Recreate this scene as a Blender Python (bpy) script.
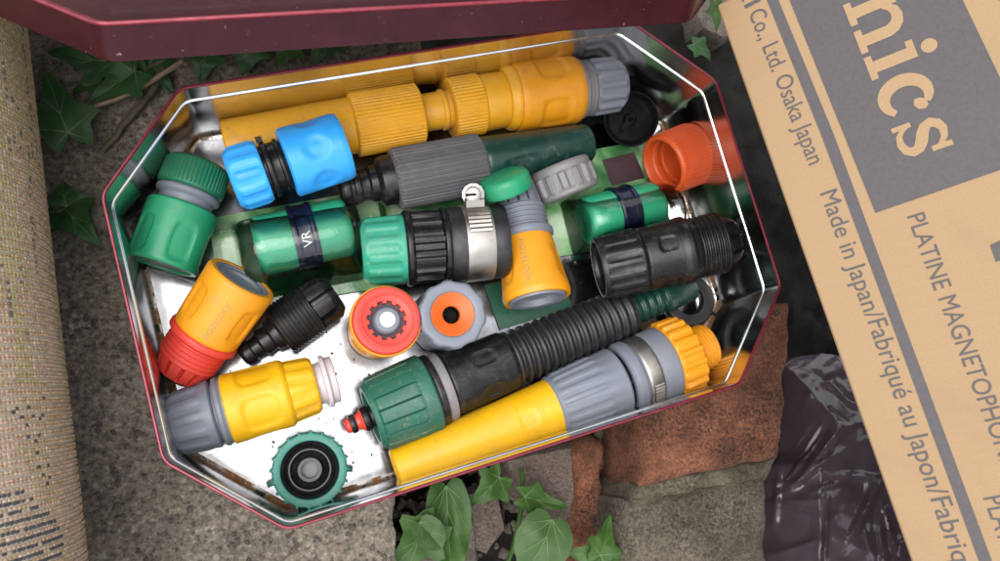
import bpy, bmesh, math, random
from mathutils import Vector, Matrix, noise
R = math.radians
random.seed(7)
for o in list(bpy.data.objects): bpy.data.objects.remove(o)
SC = bpy.context.scene
COL = SC.collection

# ------------------------------------------------------------------ camera
F = 773.5; NX, NY = 295.3, 415.5            # focal length in photo pixels, nadir pixel
TIN_H = 0.0672
CAMZ = TIN_H + 0.370 + 0.002
def _basis():
    d = Vector(((NX-500)/F, -(NY-280.5)/F, -1)).normalized()
    Z = -d
    y = Vector((0, 1, 0)); y = (y - Z*(y.dot(Z))).normalized()
    x = y.cross(Z)
    return Matrix((x, y, Z)).transposed()     # cam = B @ world
B = _basis(); BT = B.transposed()
CAM = Vector((0, 0, CAMZ))
AXIS = BT @ Vector((0, 0, -1))
cd = bpy.data.cameras.new('camera'); cam = bpy.data.objects.new('camera', cd); COL.objects.link(cam)
cd.sensor_width = 36; cd.lens = 36*F/1000; cd.clip_start = .01; cd.clip_end = 500
cam.matrix_world = Matrix.Translation(CAM) @ BT.to_4x4()
cd.dof.use_dof = False
SC.camera = cam
# ------------------------------------------------------------------ light
SUN_AZ, SUN_EL = R(-110), R(70)               # high, from the left
w = bpy.data.worlds.new('World'); SC.world = w; w.use_nodes = True
nt = w.node_tree; bg = nt.nodes['Background']
sky = nt.nodes.new('ShaderNodeTexSky'); sky.sky_type = 'NISHITA'; sky.sun_disc = False
sky.sun_elevation = SUN_EL; sky.sun_rotation = SUN_AZ; sky.dust_density = 2.0; sky.air_density = 1.0; sky.ozone_density = 1
hs = nt.nodes.new('ShaderNodeHueSaturation'); hs.inputs['Saturation'].default_value = .18
nt.links.new(sky.outputs[0], hs.inputs['Color']); nt.links.new(hs.outputs[0], bg.inputs[0]); bg.inputs[1].default_value = .15
sl = bpy.data.lights.new('sun', 'SUN'); sl.energy = 0.75; sl.angle = R(60); sl.color = (1, .96, .9)
so = bpy.data.objects.new('sun', sl); COL.objects.link(so)
sd = Vector((math.sin(SUN_AZ)*math.cos(SUN_EL), math.cos(SUN_AZ)*math.cos(SUN_EL), math.sin(SUN_EL)))
so.rotation_euler = sd.to_track_quat('Z', 'Y').to_euler(); so.location = sd*3
vs = SC.view_settings; vs.view_transform = 'Standard'; vs.look = 'None'; vs.gamma = 1; vs.exposure = 1.36
SC.cycles.max_bounces = 10; SC.cycles.transparent_max_bounces = 16

# ------------------------------------------------------------------ pixel helpers
def ray(px, py):
    return BT @ Vector(((px-500)/F, -(py-280.5)/F, -1))
def P(px, py, z=0.0):
    r = ray(px, py); return CAM + r*((z-CAMZ)/r.z)
def Pd(px, py, depth): return CAM + ray(px, py)*depth
def Pp(px, py, o, n):
    r = ray(px, py); return CAM + r*((o-CAM).dot(n)/r.dot(n))
def mpp(p): return (p-CAM).dot(AXIS)/F

# ------------------------------------------------------------------ materials
def lin(h, a=1.0):
    v = [int(h[i:i+2], 16)/255 for i in (0, 2, 4)]
    return tuple((c/12.92 if c <= .04045 else ((c+.055)/1.055)**2.4)*a for c in v)+(1,)
M = {}
def nodes(name):
    m = bpy.data.materials.new(name); m.use_nodes = True; M[name] = m
    nt = m.node_tree; b = nt.nodes['Principled BSDF']
    return m, nt, b
def N(nt, t, **k):
    n = nt.nodes.new('ShaderNode'+t)
    for a, v in k.items():
        if a in n.inputs: n.inputs[a].default_value = v
        else: setattr(n, a, v)
    return n
def L(nt, a, b): nt.links.new(a, b)
def ramp(nt, src, stops):
    r = nt.nodes.new('ShaderNodeValToRGB'); e = r.color_ramp.elements
    while len(e) < len(stops): e.new(.5)
    for i, (p, c) in enumerate(stops): e[i].position = p; e[i].color = c
    L(nt, src, r.inputs[0]); return r
def mix(nt, fac, a, b, bt='MIX'):
    m = nt.nodes.new('ShaderNodeMix'); m.data_type = 'RGBA'; m.blend_type = bt
    for s, v in ((m.inputs[0], fac), (m.inputs[6], a), (m.inputs[7], b)):
        if hasattr(v, 'is_output'): L(nt, v, s)
        else: s.default_value = v
    return m.outputs[2]
def noise_tex(nt, scale, detail=4, rough=.55, coord='Object', dist=0):
    tc = nt.nodes.new('ShaderNodeTexCoord'); n = N(nt, 'TexNoise'); n.inputs['Scale'].default_value = scale
    n.inputs['Detail'].default_value = detail; n.inputs['Roughness'].default_value = rough; n.inputs['Distortion'].default_value = dist
    L(nt, tc.outputs[coord], n.inputs['Vector']); return n.outputs[0]
def bump(nt, b, h, st, dist=.001):
    n = N(nt, 'Bump'); n.inputs['Strength'].default_value = st; n.inputs['Distance'].default_value = dist
    L(nt, h, n.inputs['Height']); L(nt, n.outputs[0], b.inputs['Normal'])
G3 = lambda v: (v, v, v, 1)
def plastic(name, hexc, rough=.38, dirt=.35, alb=.72, dirtc=(.10, .08, .06, 1), spec=.5):
    m, nt, b = nodes(name); c = lin(hexc, alb)
    big = noise_tex(nt, 55, 5, .6); fine = noise_tex(nt, 900, 5, .7)
    v = ramp(nt, big, [(.3, tuple(x*.90 for x in c[:3])+(1,)), (.7, tuple(min(1, x*1.07) for x in c[:3])+(1,))])
    d1 = ramp(nt, noise_tex(nt, 240, 8, .75), [(.56, G3(0)), (.74, G3(dirt))])
    col = mix(nt, d1.outputs[0], v.outputs[0], dirtc)
    sm = ramp(nt, noise_tex(nt, 34, 8, .72, dist=1.2), [(.50, G3(0)), (.70, G3(min(.5, dirt*.75)))])
    col = mix(nt, sm.outputs[0], col, (.24, .205, .155, 1) if sum(c[:3]) > .25 else (.11, .10, .088, 1))
    sk = ramp(nt, noise_tex(nt, 1300, 3, .6), [(.66, G3(0)), (.74, G3(min(.8, dirt*1.5)))])
    col = mix(nt, sk.outputs[0], col, (.06, .045, .03, 1))
    L(nt, col, b.inputs['Base Color'])
    rr = ramp(nt, noise_tex(nt, 130, 6, .7), [(.3, G3(rough*.8)), (.7, G3(min(1, rough*1.35)))])
    L(nt, rr.outputs[0], b.inputs['Roughness']); b.inputs['Specular IOR Level'].default_value = spec
    bump(nt, b, fine, .12, .0006); return m
plastic('mustard', 'e6a51b', .42, .45, .88); plastic('orange_yellow', 'f8a416', .42, .35); plastic('bright_yellow', 'ffc20e', .38, .34)
plastic('blue', '34a4f4', .38, .24, .92); plastic('green', '23a06f', .36, .3); plastic('cap_green', '1c7a55', .42, .4)
plastic('mint', '35a888', .4, .6, dirtc=(.45, .40, .30, 1)); plastic('bottle_green', '143f38', .3, .3, dirtc=(.30, .34, .30, 1)); plastic('nut_green', '246b58', .42, .6, dirtc=(.33, .27, .19, 1))
plastic('teal', '3c8f80', .42, .5, dirtc=(.25, .20, .13, 1)); plastic('grey', '848a96', .42, .35); plastic('dark_grey', '626165', .5, .5)
plastic('warm_grey', '8b8889', .5, .5); plastic('black', '19191b', .27, .45, .7, (.10, .085, .065, 1), .38); plastic('rubber', '1f1f22', .40, .4, .8, (.11, .10, .09, 1))
plastic('red', 'ef4637', .38, .25); plastic('orange', 'e0581f', .45, .35, .72); plastic('bright_orange', 'f4691c', .38, .15)
plastic('navy', '171b3a', .22, .2); plastic('collet_purple', '5c4c58', .45, .3); plastic('barrel_green', '2ea67a', .3, .15, .85); plastic('white', 'f0f0ee', .4, .2, .85)
plastic('milky', 'e6dcdc', .3, .2, .85); plastic('print_grey', 'b59a66', .6, .9, .7, (.55, .30, .06, 1)); plastic('dark_bore', '0d0d0f', .7, .2, .6, spec=.15)
plastic('rust_red', '8a3c1c', .8, .6); plastic('dark_green_film', '2e6b52', .3, .3); plastic('maroon_label', '4a3038', .4, .3)
def steel(name, col, rough, st):
    m, nt, b = nodes(name); b.inputs['Metallic'].default_value = 1
    n1 = noise_tex(nt, 60, 6, .65); n2 = noise_tex(nt, 500, 6, .7)
    c = ramp(nt, n1, [(.3, tuple(x*.82 for x in col)+(1,)), (.7, col+(1,))])
    d = ramp(nt, n2, [(.60, G3(0)), (.78, G3(st))])
    L(nt, mix(nt, d.outputs[0], c.outputs[0], (.22, .15, .10, 1)), b.inputs['Base Color'])
    rr = ramp(nt, n1, [(.3, G3(rough)), (.75, G3(rough*2.1))]); L(nt, rr.outputs[0], b.inputs['Roughness'])
    bump(nt, b, noise_tex(nt, 28, 2, .5), .25, .002); return m
steel('tinplate', (.76, .75, .73), .12, .35); steel('clamp_steel', (.44, .42, .385), .28, .6); steel('bead_steel', (.86, .86, .86), .16, .2)
m, nt, b = nodes('tin_base'); b.inputs['Metallic'].default_value = 1
n1 = noise_tex(nt, 38, 9, .78, dist=.8); n2 = noise_tex(nt, 260, 8, .75)
c = ramp(nt, n1, [(.34, (.20, .20, .22, 1)), (.50, (.32, .32, .335, 1)), (.66, (.48, .48, .495, 1))])
d = ramp(nt, n2, [(.64, G3(0)), (.76, G3(.6))])
L(nt, mix(nt, d.outputs[0], c.outputs[0], (.30, .22, .15, 1)), b.inputs['Base Color'])
L(nt, ramp(nt, noise_tex(nt, 14, 3, .55), [(.35, G3(.10)), (.7, G3(.24))]).outputs[0], b.inputs['Roughness']); bump(nt, b, noise_tex(nt, 22, 2, .5), .3, .003)
m, nt, b = nodes('rust_seam')
f = ramp(nt, noise_tex(nt, 120, 6, .7), [(.44, G3(0)), (.58, G3(1))])
c = ramp(nt, noise_tex(nt, 600, 5, .7), [(.3, (.13, .050, .018, 1)), (.7, (.40, .17, .05, 1))])
L(nt, mix(nt, f.outputs[0], (.55, .52, .48, 1), c.outputs[0]), b.inputs['Base Color'])
iv = N(nt, 'Math', operation='SUBTRACT'); iv.inputs[0].default_value = 1; L(nt, f.outputs[0], iv.inputs[1]); L(nt, iv.outputs[0], b.inputs['Metallic'])
L(nt, ramp(nt, f.outputs[0], [(0, G3(.2)), (1, G3(.85))]).outputs[0], b.inputs['Roughness'])
m, nt, b = nodes('maroon'); b.inputs['Metallic'].default_value = .35
c = ramp(nt, noise_tex(nt, 70, 6, .7), [(.3, (.026, .003, .006, 1)), (.75, (.050, .006, .012, 1))])
sp = ramp(nt, noise_tex(nt, 420, 4, .6), [(.69, G3(0)), (.75, G3(.5))])
L(nt, mix(nt, sp.outputs[0], c.outputs[0], (.5, .36, .34, 1)), b.inputs['Base Color'])
b.inputs['Roughness'].default_value = .26; b.inputs['Specular IOR Level'].default_value = .25; b.inputs['Coat Weight'].default_value = .08; b.inputs['Coat Roughness'].default_value = .2
bump(nt, b, noise_tex(nt, 300, 4, .6), .1, .0008)
m, nt, b = nodes('maroon_edge_lit'); b.inputs['Metallic'].default_value = .3  # brighter copy of the maroon: pink highlight on lit edges put into the colour
c = ramp(nt, noise_tex(nt, 150, 6, .7), [(.35, (.15, .012, .026, 1)), (.75, (.25, .035, .055, 1))]); L(nt, c.outputs[0], b.inputs['Base Color']); b.inputs['Roughness'].default_value = .3
M['milky'].node_tree.nodes['Principled BSDF'].inputs['Transmission Weight'].default_value = .2
# clear blister plastic: thin sheet = see-through + clear reflection
m, nt, b = nodes('clear_plastic'); out = nt.nodes['Material Output']
tr = N(nt, 'BsdfTransparent'); tr.inputs[0].default_value = (.985, .99, .985, 1); gl = N(nt, 'BsdfGlossy'); gl.inputs['Roughness'].default_value = .03
lw = N(nt, 'Fresnel'); lw.inputs['IOR'].default_value = 1.55; ms = N(nt, 'MixShader')
mu = N(nt, 'Math', operation='MULTIPLY'); mu.inputs[1].default_value = 1.25; L(nt, lw.outputs[0], mu.inputs[0])
L(nt, mu.outputs[0], ms.inputs[0]); L(nt, tr.outputs[0], ms.inputs[1]); L(nt, gl.outputs[0], ms.inputs[2]); L(nt, ms.outputs[0], out.inputs[0])
bp = N(nt, 'Bump'); bp.inputs['Strength'].default_value = .3; bp.inputs['Distance'].default_value = .002; L(nt, noise_tex(nt, 90, 3, .5), bp.inputs['Height'])
L(nt, bp.outputs[0], gl.inputs['Normal']); L(nt, bp.outputs[0], lw.inputs['Normal'])
m, nt, b = nodes('printed_card')
c = ramp(nt, noise_tex(nt, 42, 3, .5, dist=.6), [(.34, (.025, .11, .04, 1)), (.46, (.08, .24, .08, 1)), (.56, (.22, .40, .18, 1)), (.68, (.50, .60, .46, 1))]); L(nt, c.outputs[0], b.inputs['Base Color']); b.inputs['Roughness'].default_value = .35
# concrete
m, nt, b = nodes('concrete')
a1 = ramp(nt, noise_tex(nt, 14, 8, .7), [(.3, (.14, .121, .096, 1)), (.5, (.25, .214, .168, 1)), (.72, (.37, .325, .255, 1))])
sp = ramp(nt, noise_tex(nt, 330, 8, .8), [(.38, G3(.15)), (.48, G3(.85)), (.56, G3(1.2)), (.66, G3(2.5))])
c1 = mix(nt, .9, a1.outputs[0], sp.outputs[0], 'MULTIPLY')
vo = N(nt, 'TexVoronoi'); vo.inputs['Scale'].default_value = 230; tc = N(nt, 'TexCoord'); L(nt, tc.outputs['Object'], vo.inputs['Vector'])
ag = ramp(nt, vo.outputs['Distance'], [(.30, G3(1)), (.44, G3(0))])
bw_ = N(nt, 'RGBToBW'); L(nt, vo.outputs['Color'], bw_.inputs[0])
agm = mix(nt, 1.0, ag.outputs[0], ramp(nt, noise_tex(nt, 75, 3, .6), [(.50, G3(0)), (.58, G3(.75))]).outputs[0], 'MULTIPLY')
agc = ramp(nt, bw_.outputs[0], [(.2, (.07, .06, .05, 1)), (.5, (.20, .165, .125, 1)), (.65, (.30, .20, .14, 1)), (.85, (.46, .42, .35, 1))])
c2 = mix(nt, agm, c1, agc.outputs[0])
li = ramp(nt, noise_tex(nt, 38, 8, .8), [(.56, G3(0)), (.68, G3(.72))])
c3 = mix(nt, li.outputs[0], c2, (.045, .042, .035, 1))
L(nt, c3, b.inputs['Base Color']); b.inputs['Roughness'].default_value = .92
bump(nt, b, noise_tex(nt, 420, 8, .8), 1.0, .0020)
def stone(name, c0, c1, c2, scale=60, spots=(.02, .016, .014, 1), sp=.62):
    m, nt, b = nodes(name)
    a = ramp(nt, noise_tex(nt, scale, 8, .7), [(.3, c0), (.5, c1), (.72, c2)])
    s0 = ramp(nt, noise_tex(nt, scale*11, 8, .8), [(sp-.10, G3(0)), (sp+.06, G3(1))])
    s1 = ramp(nt, noise_tex(nt, scale*.7, 5, .7), [(.40, G3(.35)), (.58, G3(1))])
    f0 = ramp(nt, noise_tex(nt, scale*14, 6, .8), [(.38, G3(.45)), (.62, G3(1.5))])
    a.outputs[0]
    s = type('o', (), {'outputs': [mix(nt, 1.0, s0.outputs[0], s1.outputs[0], 'MULTIPLY')]})
    a = type('o', (), {'outputs': [mix(nt, .8, a.outputs[0], f0.outputs[0], 'MULTIPLY')]})
    L(nt, mix(nt, s.outputs[0], a.outputs[0], spots), b.inputs['Base Color']); b.inputs['Roughness'].default_value = .93
    bump(nt, b, noise_tex(nt, scale*9, 8, .82), 1.0, .0030)
stone('brick', (.13, .050, .028, 1), (.30, .112, .056, 1), (.46, .19, .10, 1), 45, sp=.53)
stone('mortar', (.10, .086, .056, 1), (.20, .175, .118, 1), (.30, .265, .185, 1), 40, (.03, .034, .018, 1), .52)
stone('grey_block', (.10, .082, .060, 1), (.19, .158, .115, 1), (.29, .24, .18, 1), 42, (.03, .026, .02, 1), .53)
stone('pink_stone', (.15, .112, .09, 1), (.21, .16, .13, 1), (.27, .21, .175, 1), 40, (.06, .045, .035, 1), .58)
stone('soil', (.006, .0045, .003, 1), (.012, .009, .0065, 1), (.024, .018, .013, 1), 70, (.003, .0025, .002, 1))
stone('rubble', (.10, .082, .064, 1), (.19, .16, .13, 1), (.30, .26, .215, 1), 60)
def leafmat(name, a, bcol):
    m, nt, b = nodes(name)
    c = ramp(nt, noise_tex(nt, 90, 5, .6), [(.3, a), (.7, bcol)]); L(nt, c.outputs[0], b.inputs['Base Color'])
    b.inputs['Roughness'].default_value = .48; b.inputs['Specular IOR Level'].default_value = .28; bump(nt, b, noise_tex(nt, 350, 4, .6), .25, .0008)
leafmat('ivy_dark', (.018, .060, .016, 1), (.034, .095, .026, 1)); leafmat('ivy', (.022, .066, .010, 1), (.046, .100, .018, 1)); leafmat('ivy_pale', (.036, .078, .020, 1), (.058, .105, .034, 1))
leafmat('vein', (.085, .17, .06, 1), (.13, .22, .09, 1)); leafmat('stem', (.06, .055, .04, 1), (.12, .10, .07, 1)); leafmat('dry_twig', (.22, .16, .10, 1), (.34, .26, .17, 1))
m, nt, b = nodes('cardboard')
tc = N(nt, 'TexCoord'); mp = N(nt, 'Mapping'); mp.inputs['Scale'].default_value = (3, 60, 3); L(nt, tc.outputs['Object'], mp.inputs['Vector'])
nn = N(nt, 'TexNoise'); nn.inputs['Scale'].default_value = 9; nn.inputs['Detail'].default_value = 8; L(nt, mp.outputs[0], nn.inputs['Vector'])
c = ramp(nt, nn.outputs[0], [(.3, (.296, .190, .099, 1)), (.7, (.303, .195, .102, 1))])
c = mix(nt, ramp(nt, noise_tex(nt, 700, 5, .7), [(.58, G3(0)), (.75, G3(.35))]).outputs[0], c.outputs[0], (.25, .155, .08, 1))
fb_ = ramp(nt, noise_tex(nt, 1400, 3, .7), [(.30, G3(.86)), (.6, G3(1.0)), (.75, G3(1.08))])
c = mix(nt, 1.0, c, fb_.outputs[0], 'MULTIPLY')
stn = ramp(nt, noise_tex(nt, 9, 6, .65, dist=.8), [(.52, G3(0)), (.62, G3(.22)), (.7, G3(.10))])
c = mix(nt, stn.outputs[0], c, (.19, .115, .06, 1))
L(nt, c, b.inputs['Base Color']); b.inputs['Roughness'].default_value = .75
wv_ = N(nt, 'TexWave'); wv_.inputs['Scale'].default_value = 55; wv_.bands_direction = 'Y'; wv_.inputs['Distortion'].default_value = .6; L(nt, tc.outputs['Object'], wv_.inputs['Vector'])
hh_ = mix(nt, .5, wv_.outputs['Color'], noise_tex(nt, 60, 5, .6)); bump(nt, b, hh_, .10, .0008)
m, nt, b = nodes('box_ink')
c = ramp(nt, noise_tex(nt, 500, 6, .75), [(.3, (.044, .038, .039, 1)), (.72, (.064, .056, .057, 1))]); L(nt, c.outputs[0], b.inputs['Base Color']); b.inputs['Roughness'].default_value = .6
m, nt, b = nodes('bag_film'); out = nt.nodes['Material Output']
b.inputs['Base Color'].default_value = (.13, .098, .118, 1); b.inputs['Roughness'].default_value = .15; b.inputs['IOR'].default_value = 1.85
bump(nt, b, noise_tex(nt, 45, 3, .5, dist=1.0), .35, .003)
tr = N(nt, 'BsdfTransparent'); tr.inputs[0].default_value = (.62, .54, .60, 1); ms = N(nt, 'MixShader')
ms.inputs[0].default_value = .5; L(nt, tr.outputs[0], ms.inputs[1]); L(nt, b.outputs[0], ms.inputs[2]); L(nt, ms.outputs[0], out.inputs[0])
m, nt, b = nodes('rug_yarn'); at = N(nt, 'Attribute'); at.attribute_name = 'yarn'
c = mix(nt, .75, at.outputs['Color'], ramp(nt, noise_tex(nt, 1500, 4, .6), [(.3, G3(.6)), (.7, G3(1.25))]).outputs[0], 'MULTIPLY')
L(nt, c, b.inputs['Base Color']); b.inputs['Roughness'].default_value = .95; b.inputs['Specular IOR Level'].default_value = .1; bump(nt, b, noise_tex(nt, 2200, 3, .6), .6, .0005)
m, nt, b = nodes('rug_warp'); b.inputs['Roughness'].default_value = .95
c = ramp(nt, noise_tex(nt, 900, 4, .6), [(.3, (.40, .34, .26, 1)), (.7, (.62, .56, .46, 1))]); L(nt, c.outputs[0], b.inputs['Base Color']); bump(nt, b, noise_tex(nt, 1500, 3, .6), .7, .0006)

# ------------------------------------------------------------------ object helpers
def finish(me, mat, smooth=True, ang=32):
    me.materials.append(M[mat] if isinstance(mat, str) else mat)
    if smooth:
        me.polygons.foreach_set('use_smooth', [True]*len(me.polygons)); me.set_sharp_from_angle(angle=R(ang))
    me.update()
def obj(name, verts, faces, mat, parent=None, smooth=True, ang=32, recalc=True):
    """verts in world coordinates; stored in the parent's local frame"""
    me = bpy.data.meshes.new(name)
    if parent is not None:
        inv = parent['_m'] if False else MW[parent.name].inverted(); verts = [inv @ Vector(v) for v in verts]
    me.from_pydata([tuple(v) for v in verts], [], faces)
    if recalc:
        bm = bmesh.new(); bm.from_mesh(me); bmesh.ops.recalc_face_normals(bm, faces=bm.faces); bm.to_mesh(me); bm.free()
    finish(me, mat, smooth, ang)
    o = bpy.data.objects.new(name, me); COL.objects.link(o)
    if parent is not None: o.parent = parent
    MW[o.name] = MW[parent.name].copy() if parent is not None else Matrix.Identity(4)
    return o
MW = {}
def empty(name, label, cat, mat4, group=None):
    o = bpy.data.objects.new(name, None); COL.objects.link(o); o.matrix_world = mat4; MW[o.name] = mat4.copy()
    o.empty_display_size = .01
    o['label'] = label; o['category'] = cat
    if group: o['group'] = group
    return o
def tag(o, label, cat, group=None):
    o['label'] = label; o['category'] = cat
    if group: o['group'] = group
    return o
def structure(o): o['kind'] = 'structure'; return o

def round_profile(pr, rnd):
    pr = [tuple(p)+(0,)*(3-len(p)) for p in pr]; out = [pr[0]]
    for i in range(1, len(pr)-1):
        a, b, c = pr[i-1], pr[i], pr[i+1]
        u = Vector((a[0]-b[0], a[1]-b[1])); v = Vector((c[0]-b[0], c[1]-b[1]))
        if u.length < 1e-6 or v.length < 1e-6: out.append(b); continue
        if u.normalized().dot(v.normalized()) > -.9:
            d1 = min(rnd, u.length*.4); d2 = min(rnd, v.length*.4)
            e1 = u.normalized()*d1; e2 = v.normalized()*d2
            p1 = Vector(b[:2])+e1; p2 = Vector(b[:2])+e2; mid = (p1+p2)*.5*.45+Vector(b[:2])*.55
            f1 = d1/u.length; f2 = d2/v.length
            out.append((p1.x, p1.y, b[2]+(a[2]-b[2])*f1)); out.append((mid.x, mid.y, b[2])); out.append((p2.x, p2.y, b[2]+(c[2]-b[2])*f2))
        else: out.append(b)
    out.append(pr[-1]); return out
def subdivide(pr, step):
    out = [pr[0]]
    for a, b in zip(pr, pr[1:]):
        n = max(1, int(abs(b[0]-a[0])/step)) if abs(b[0]-a[0]) > step and min(a[1], b[1]) > 0 else 1
        for i in range(1, n+1):
            t = i/n; out.append(tuple(a[j]+(b[j]-a[j])*t for j in range(3)))
    return out
def wave_rib(n, ph=0, k=2.2):
    return lambda th: .5+.5*max(-1, min(1, k*math.cos(n*th+ph)))
def wave_slot(n, duty=.3, ph=0):
    def f(th):
        x = ((n*th+ph)/(2*math.pi)) % 1
        return 0 if x < duty else 1
    return f
class Thing:
    """a fitting turned about an axis; lengths along the axis and radii are given in photo pixels"""
    def __init__(s, name, label, cat, p0, p1, z0, z1=None, group=None, up=None, base_r=30):
        if up is None:
            s.A = P(*p0, ZB+z0*.001); s.Bp = P(*p1, ZB+z1*.001)
            s.k = (s.Bp-s.A).length/math.hypot(p1[0]-p0[0], p1[1]-p0[1]); s.s = mpp((s.A+s.Bp)/2)
        else:                                   # p0 = pixel of the TOP centre, z0 = height of top, up = (lean vector), z1 = length mm
            top = P(*p0, ZB+z0*.001); d = Vector(up).normalized(); s.s = mpp(top); s.k = s.s
            s.A = top-d*z1*.001; s.Bp = top
        s.x = (s.Bp-s.A).normalized(); mid = (s.A+s.Bp)/2; s.Lp = (s.Bp-s.A).length/s.k
        e = CAM-mid; e = e-s.x*e.dot(s.x)
        s.e1 = e.normalized(); s.e2 = s.x.cross(s.e1)
        if up is None:
            zx = Vector((0, 0, 1)); yv = zx.cross(s.x).normalized(); zv = s.x.cross(yv)
            rot = Matrix((s.x, yv, zv)).transposed().to_4x4(); base = mid - Vector((0, 0, base_r*s.s))
        else:
            xv = Vector((1, 0, 0)); yv = s.x.cross(xv).normalized(); xv = yv.cross(s.x)
            rot = Matrix((xv, yv, s.x)).transposed().to_4x4(); base = s.A.copy()
        s.root = empty(name, label, cat, Matrix.Translation(base) @ rot, group)
    def pt(s, t, r, th): return s.A + s.x*(t*s.k) + (s.e1*math.cos(th)+s.e2*math.sin(th))*(r*s.s)
    def part(s, name, prof, mat, segs=64, wave=None, dimples=None, rnd=.9, parent=None, ang=32, label=None, step=1.5):
        pr = round_profile(prof, rnd)
        if dimples: pr = subdivide(pr, step); segs = max(segs, 112)
        V = []; Fc = []; rings = []
        for t, r, m_ in pr:
            if r <= 1e-6: rings.append([len(V)]); V.append(s.pt(t, 0, 0)); continue
            ids = []
            for j in range(segs):
                th = 2*math.pi*j/segs; rr = r
                if m_ and wave: rr += m_*wave(th)
                if dimples:
                    for th0, tc, hw, ht, dp, *ex in dimples:
                        pw, sf = ex if ex else (4, .36)
                        a = ((th-R(th0)+math.pi) % (2*math.pi)-math.pi)*r
                        q = max(abs(a)/hw, abs(t-tc)/ht); q2 = (abs(a)/hw)**pw+(abs(t-tc)/ht)**pw
                        if q2 < 2.6 and abs(a) < hw*1.4:
                            x = max(0, min(1, (1.25-q2**(1/pw))/sf)); rr -= dp*x*x*(3-2*x)
                ids.append(len(V)); V.append(s.pt(t, rr, th))
            rings.append(ids)
        for a, b in zip(rings, rings[1:]):
            for j in range(segs):
                k2 = (j+1) % segs
                if len(a) == 1 and len(b) == 1: break
                if len(a) == 1: Fc.append((a[0], b[j], b[k2]))
                elif len(b) == 1: Fc.append((a[j], b[0], a[k2]))
                else: Fc.append((a[j], b[j], b[k2], a[k2]))
        o = obj(name, V, Fc, mat, parent or s.root, ang=ang)
        if label: o['label'] = label
        return o
    def box(s, name, t0, t1, r0, r1, thc, hw, mat, parent=None):
        """small block standing on the surface at angle thc, half width hw px"""
        c = R(thc); u = s.e1*math.cos(c)+s.e2*math.sin(c); v = -s.e1*math.sin(c)+s.e2*math.cos(c)
        V = [s.A+s.x*t*s.k+u*r*s.s+v*h*s.s for t in (t0, t1) for r in (r0, r1) for h in (-hw, hw)]
        Fc = [(0, 1, 3, 2), (4, 5, 7, 6), (0, 1, 5, 4), (2, 3, 7, 6), (0, 2, 6, 4), (1, 3, 7, 5)]
        return obj(name, V, Fc, mat, parent or s.root)
    def text(s, name, string, tc, thc, size, r, mat, rot=0, parent=None):
        vs, fs = text_mesh(string); w = max(v[0] for v in vs); V = []
        for x, y in vs:
            x = (x-w/2)*size; y = (y-.35)*size; a = x*math.cos(rot)-y*math.sin(rot); b2 = x*math.sin(rot)+y*math.cos(rot)
            rr = r(tc+a) if callable(r) else r; V.append(s.pt(tc+a, rr, R(thc)-b2/rr))
        return obj(name, V, fs, mat, parent or s.root, smooth=False, recalc=False)
def text_mesh(string, bold=0.0):
    cu = bpy.data.curves.new('t', 'FONT'); cu.body = string; cu.size = 1; cu.offset = bold; cu.resolution_u = 4
    o = bpy.data.objects.new('t', cu); COL.objects.link(o)
    dg = bpy.context.evaluated_depsgraph_get(); me = bpy.data.meshes.new_from_object(o.evaluated_get(dg))
    vs = [(v.co.x, v.co.y) for v in me.vertices]; fs = [tuple(p.vertices) for p in me.polygons]
    bpy.data.objects.remove(o); bpy.data.curves.remove(cu); bpy.data.meshes.remove(me)
    x0 = min(v[0] for v in vs); return [(x-x0, y) for x, y in vs], fs
def threads(t0, t1, r, n, d):
    out = []
    for i in range(n):
        a = t0+(t1-t0)*i/n; st = (t1-t0)/n
        out += [(a+st*.1, r-d), (a+st*.35, r), (a+st*.65, r), (a+st*.9, r-d)]
    return out
def tube(pts, rads, n=8):
    V, Fc = [], []
    for i, p in enumerate(pts):
        d = (pts[min(i+1, len(pts)-1)]-pts[max(i-1, 0)]).normalized()
        a = d.orthogonal().normalized(); b2 = d.cross(a)
        for j in range(n):
            th = 2*math.pi*j/n; V.append(p+(a*math.cos(th)+b2*math.sin(th))*rads[i])
    for i in range(len(pts)-1):
        for j in range(n):
            k2 = (j+1) % n; Fc.append((i*n+j, i*n+k2, (i+1)*n+k2, (i+1)*n+j))
    Fc.append(tuple(range(n))); Fc.append(tuple(range((len(pts)-1)*n, len(pts)*n)))
    return V, Fc

# ------------------------------------------------------------------ setting: soil, slab, bricks
GZ = -.085
def grid(xs, ys, fz):
    V = [(x, y, fz(x, y)) for y in ys for x in xs]; n = len(xs)
    return V, [(j*n+i, j*n+i+1, (j+1)*n+i+1, (j+1)*n+i) for j in range(len(ys)-1) for i in range(n-1)]
def span(a, b, f0, f1, st):
    out = [a+(f0-a)*t for t in (0, .5, .8, .93)]; n = int((f1-f0)/st)
    out += [f0+(f1-f0)*i/n for i in range(n+1)]; return out+[f1+(b-f1)*t for t in (.07, .2, .5, 1)]
def fb(x, y, s, o=4): return noise.fractal(Vector((x*s, y*s, 3.3)), .8, 2.1, o)
V, Fc = grid(span(-60, 60, -.1, .55, .006), span(-60, 60, -.35, .6, .006), lambda x, y: GZ+.006*fb(x, y, 40) if abs(x) < 1 and abs(y) < 1 else GZ)
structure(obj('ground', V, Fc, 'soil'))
XS = P(398, 561, 0).x
def slab_edge(y): return XS+.004*fb(0, y, 30)+(.02 if y > .12 else 0)
xs = [-1.6, -.9, -.5]+[-.40+i*.0032 for i in range(int((XS+.40)/.0032))]
ys = [-1.2, -.6, -.3]+[-.2+i*.0032 for i in range(200)]+[.6, 1.2]
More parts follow.
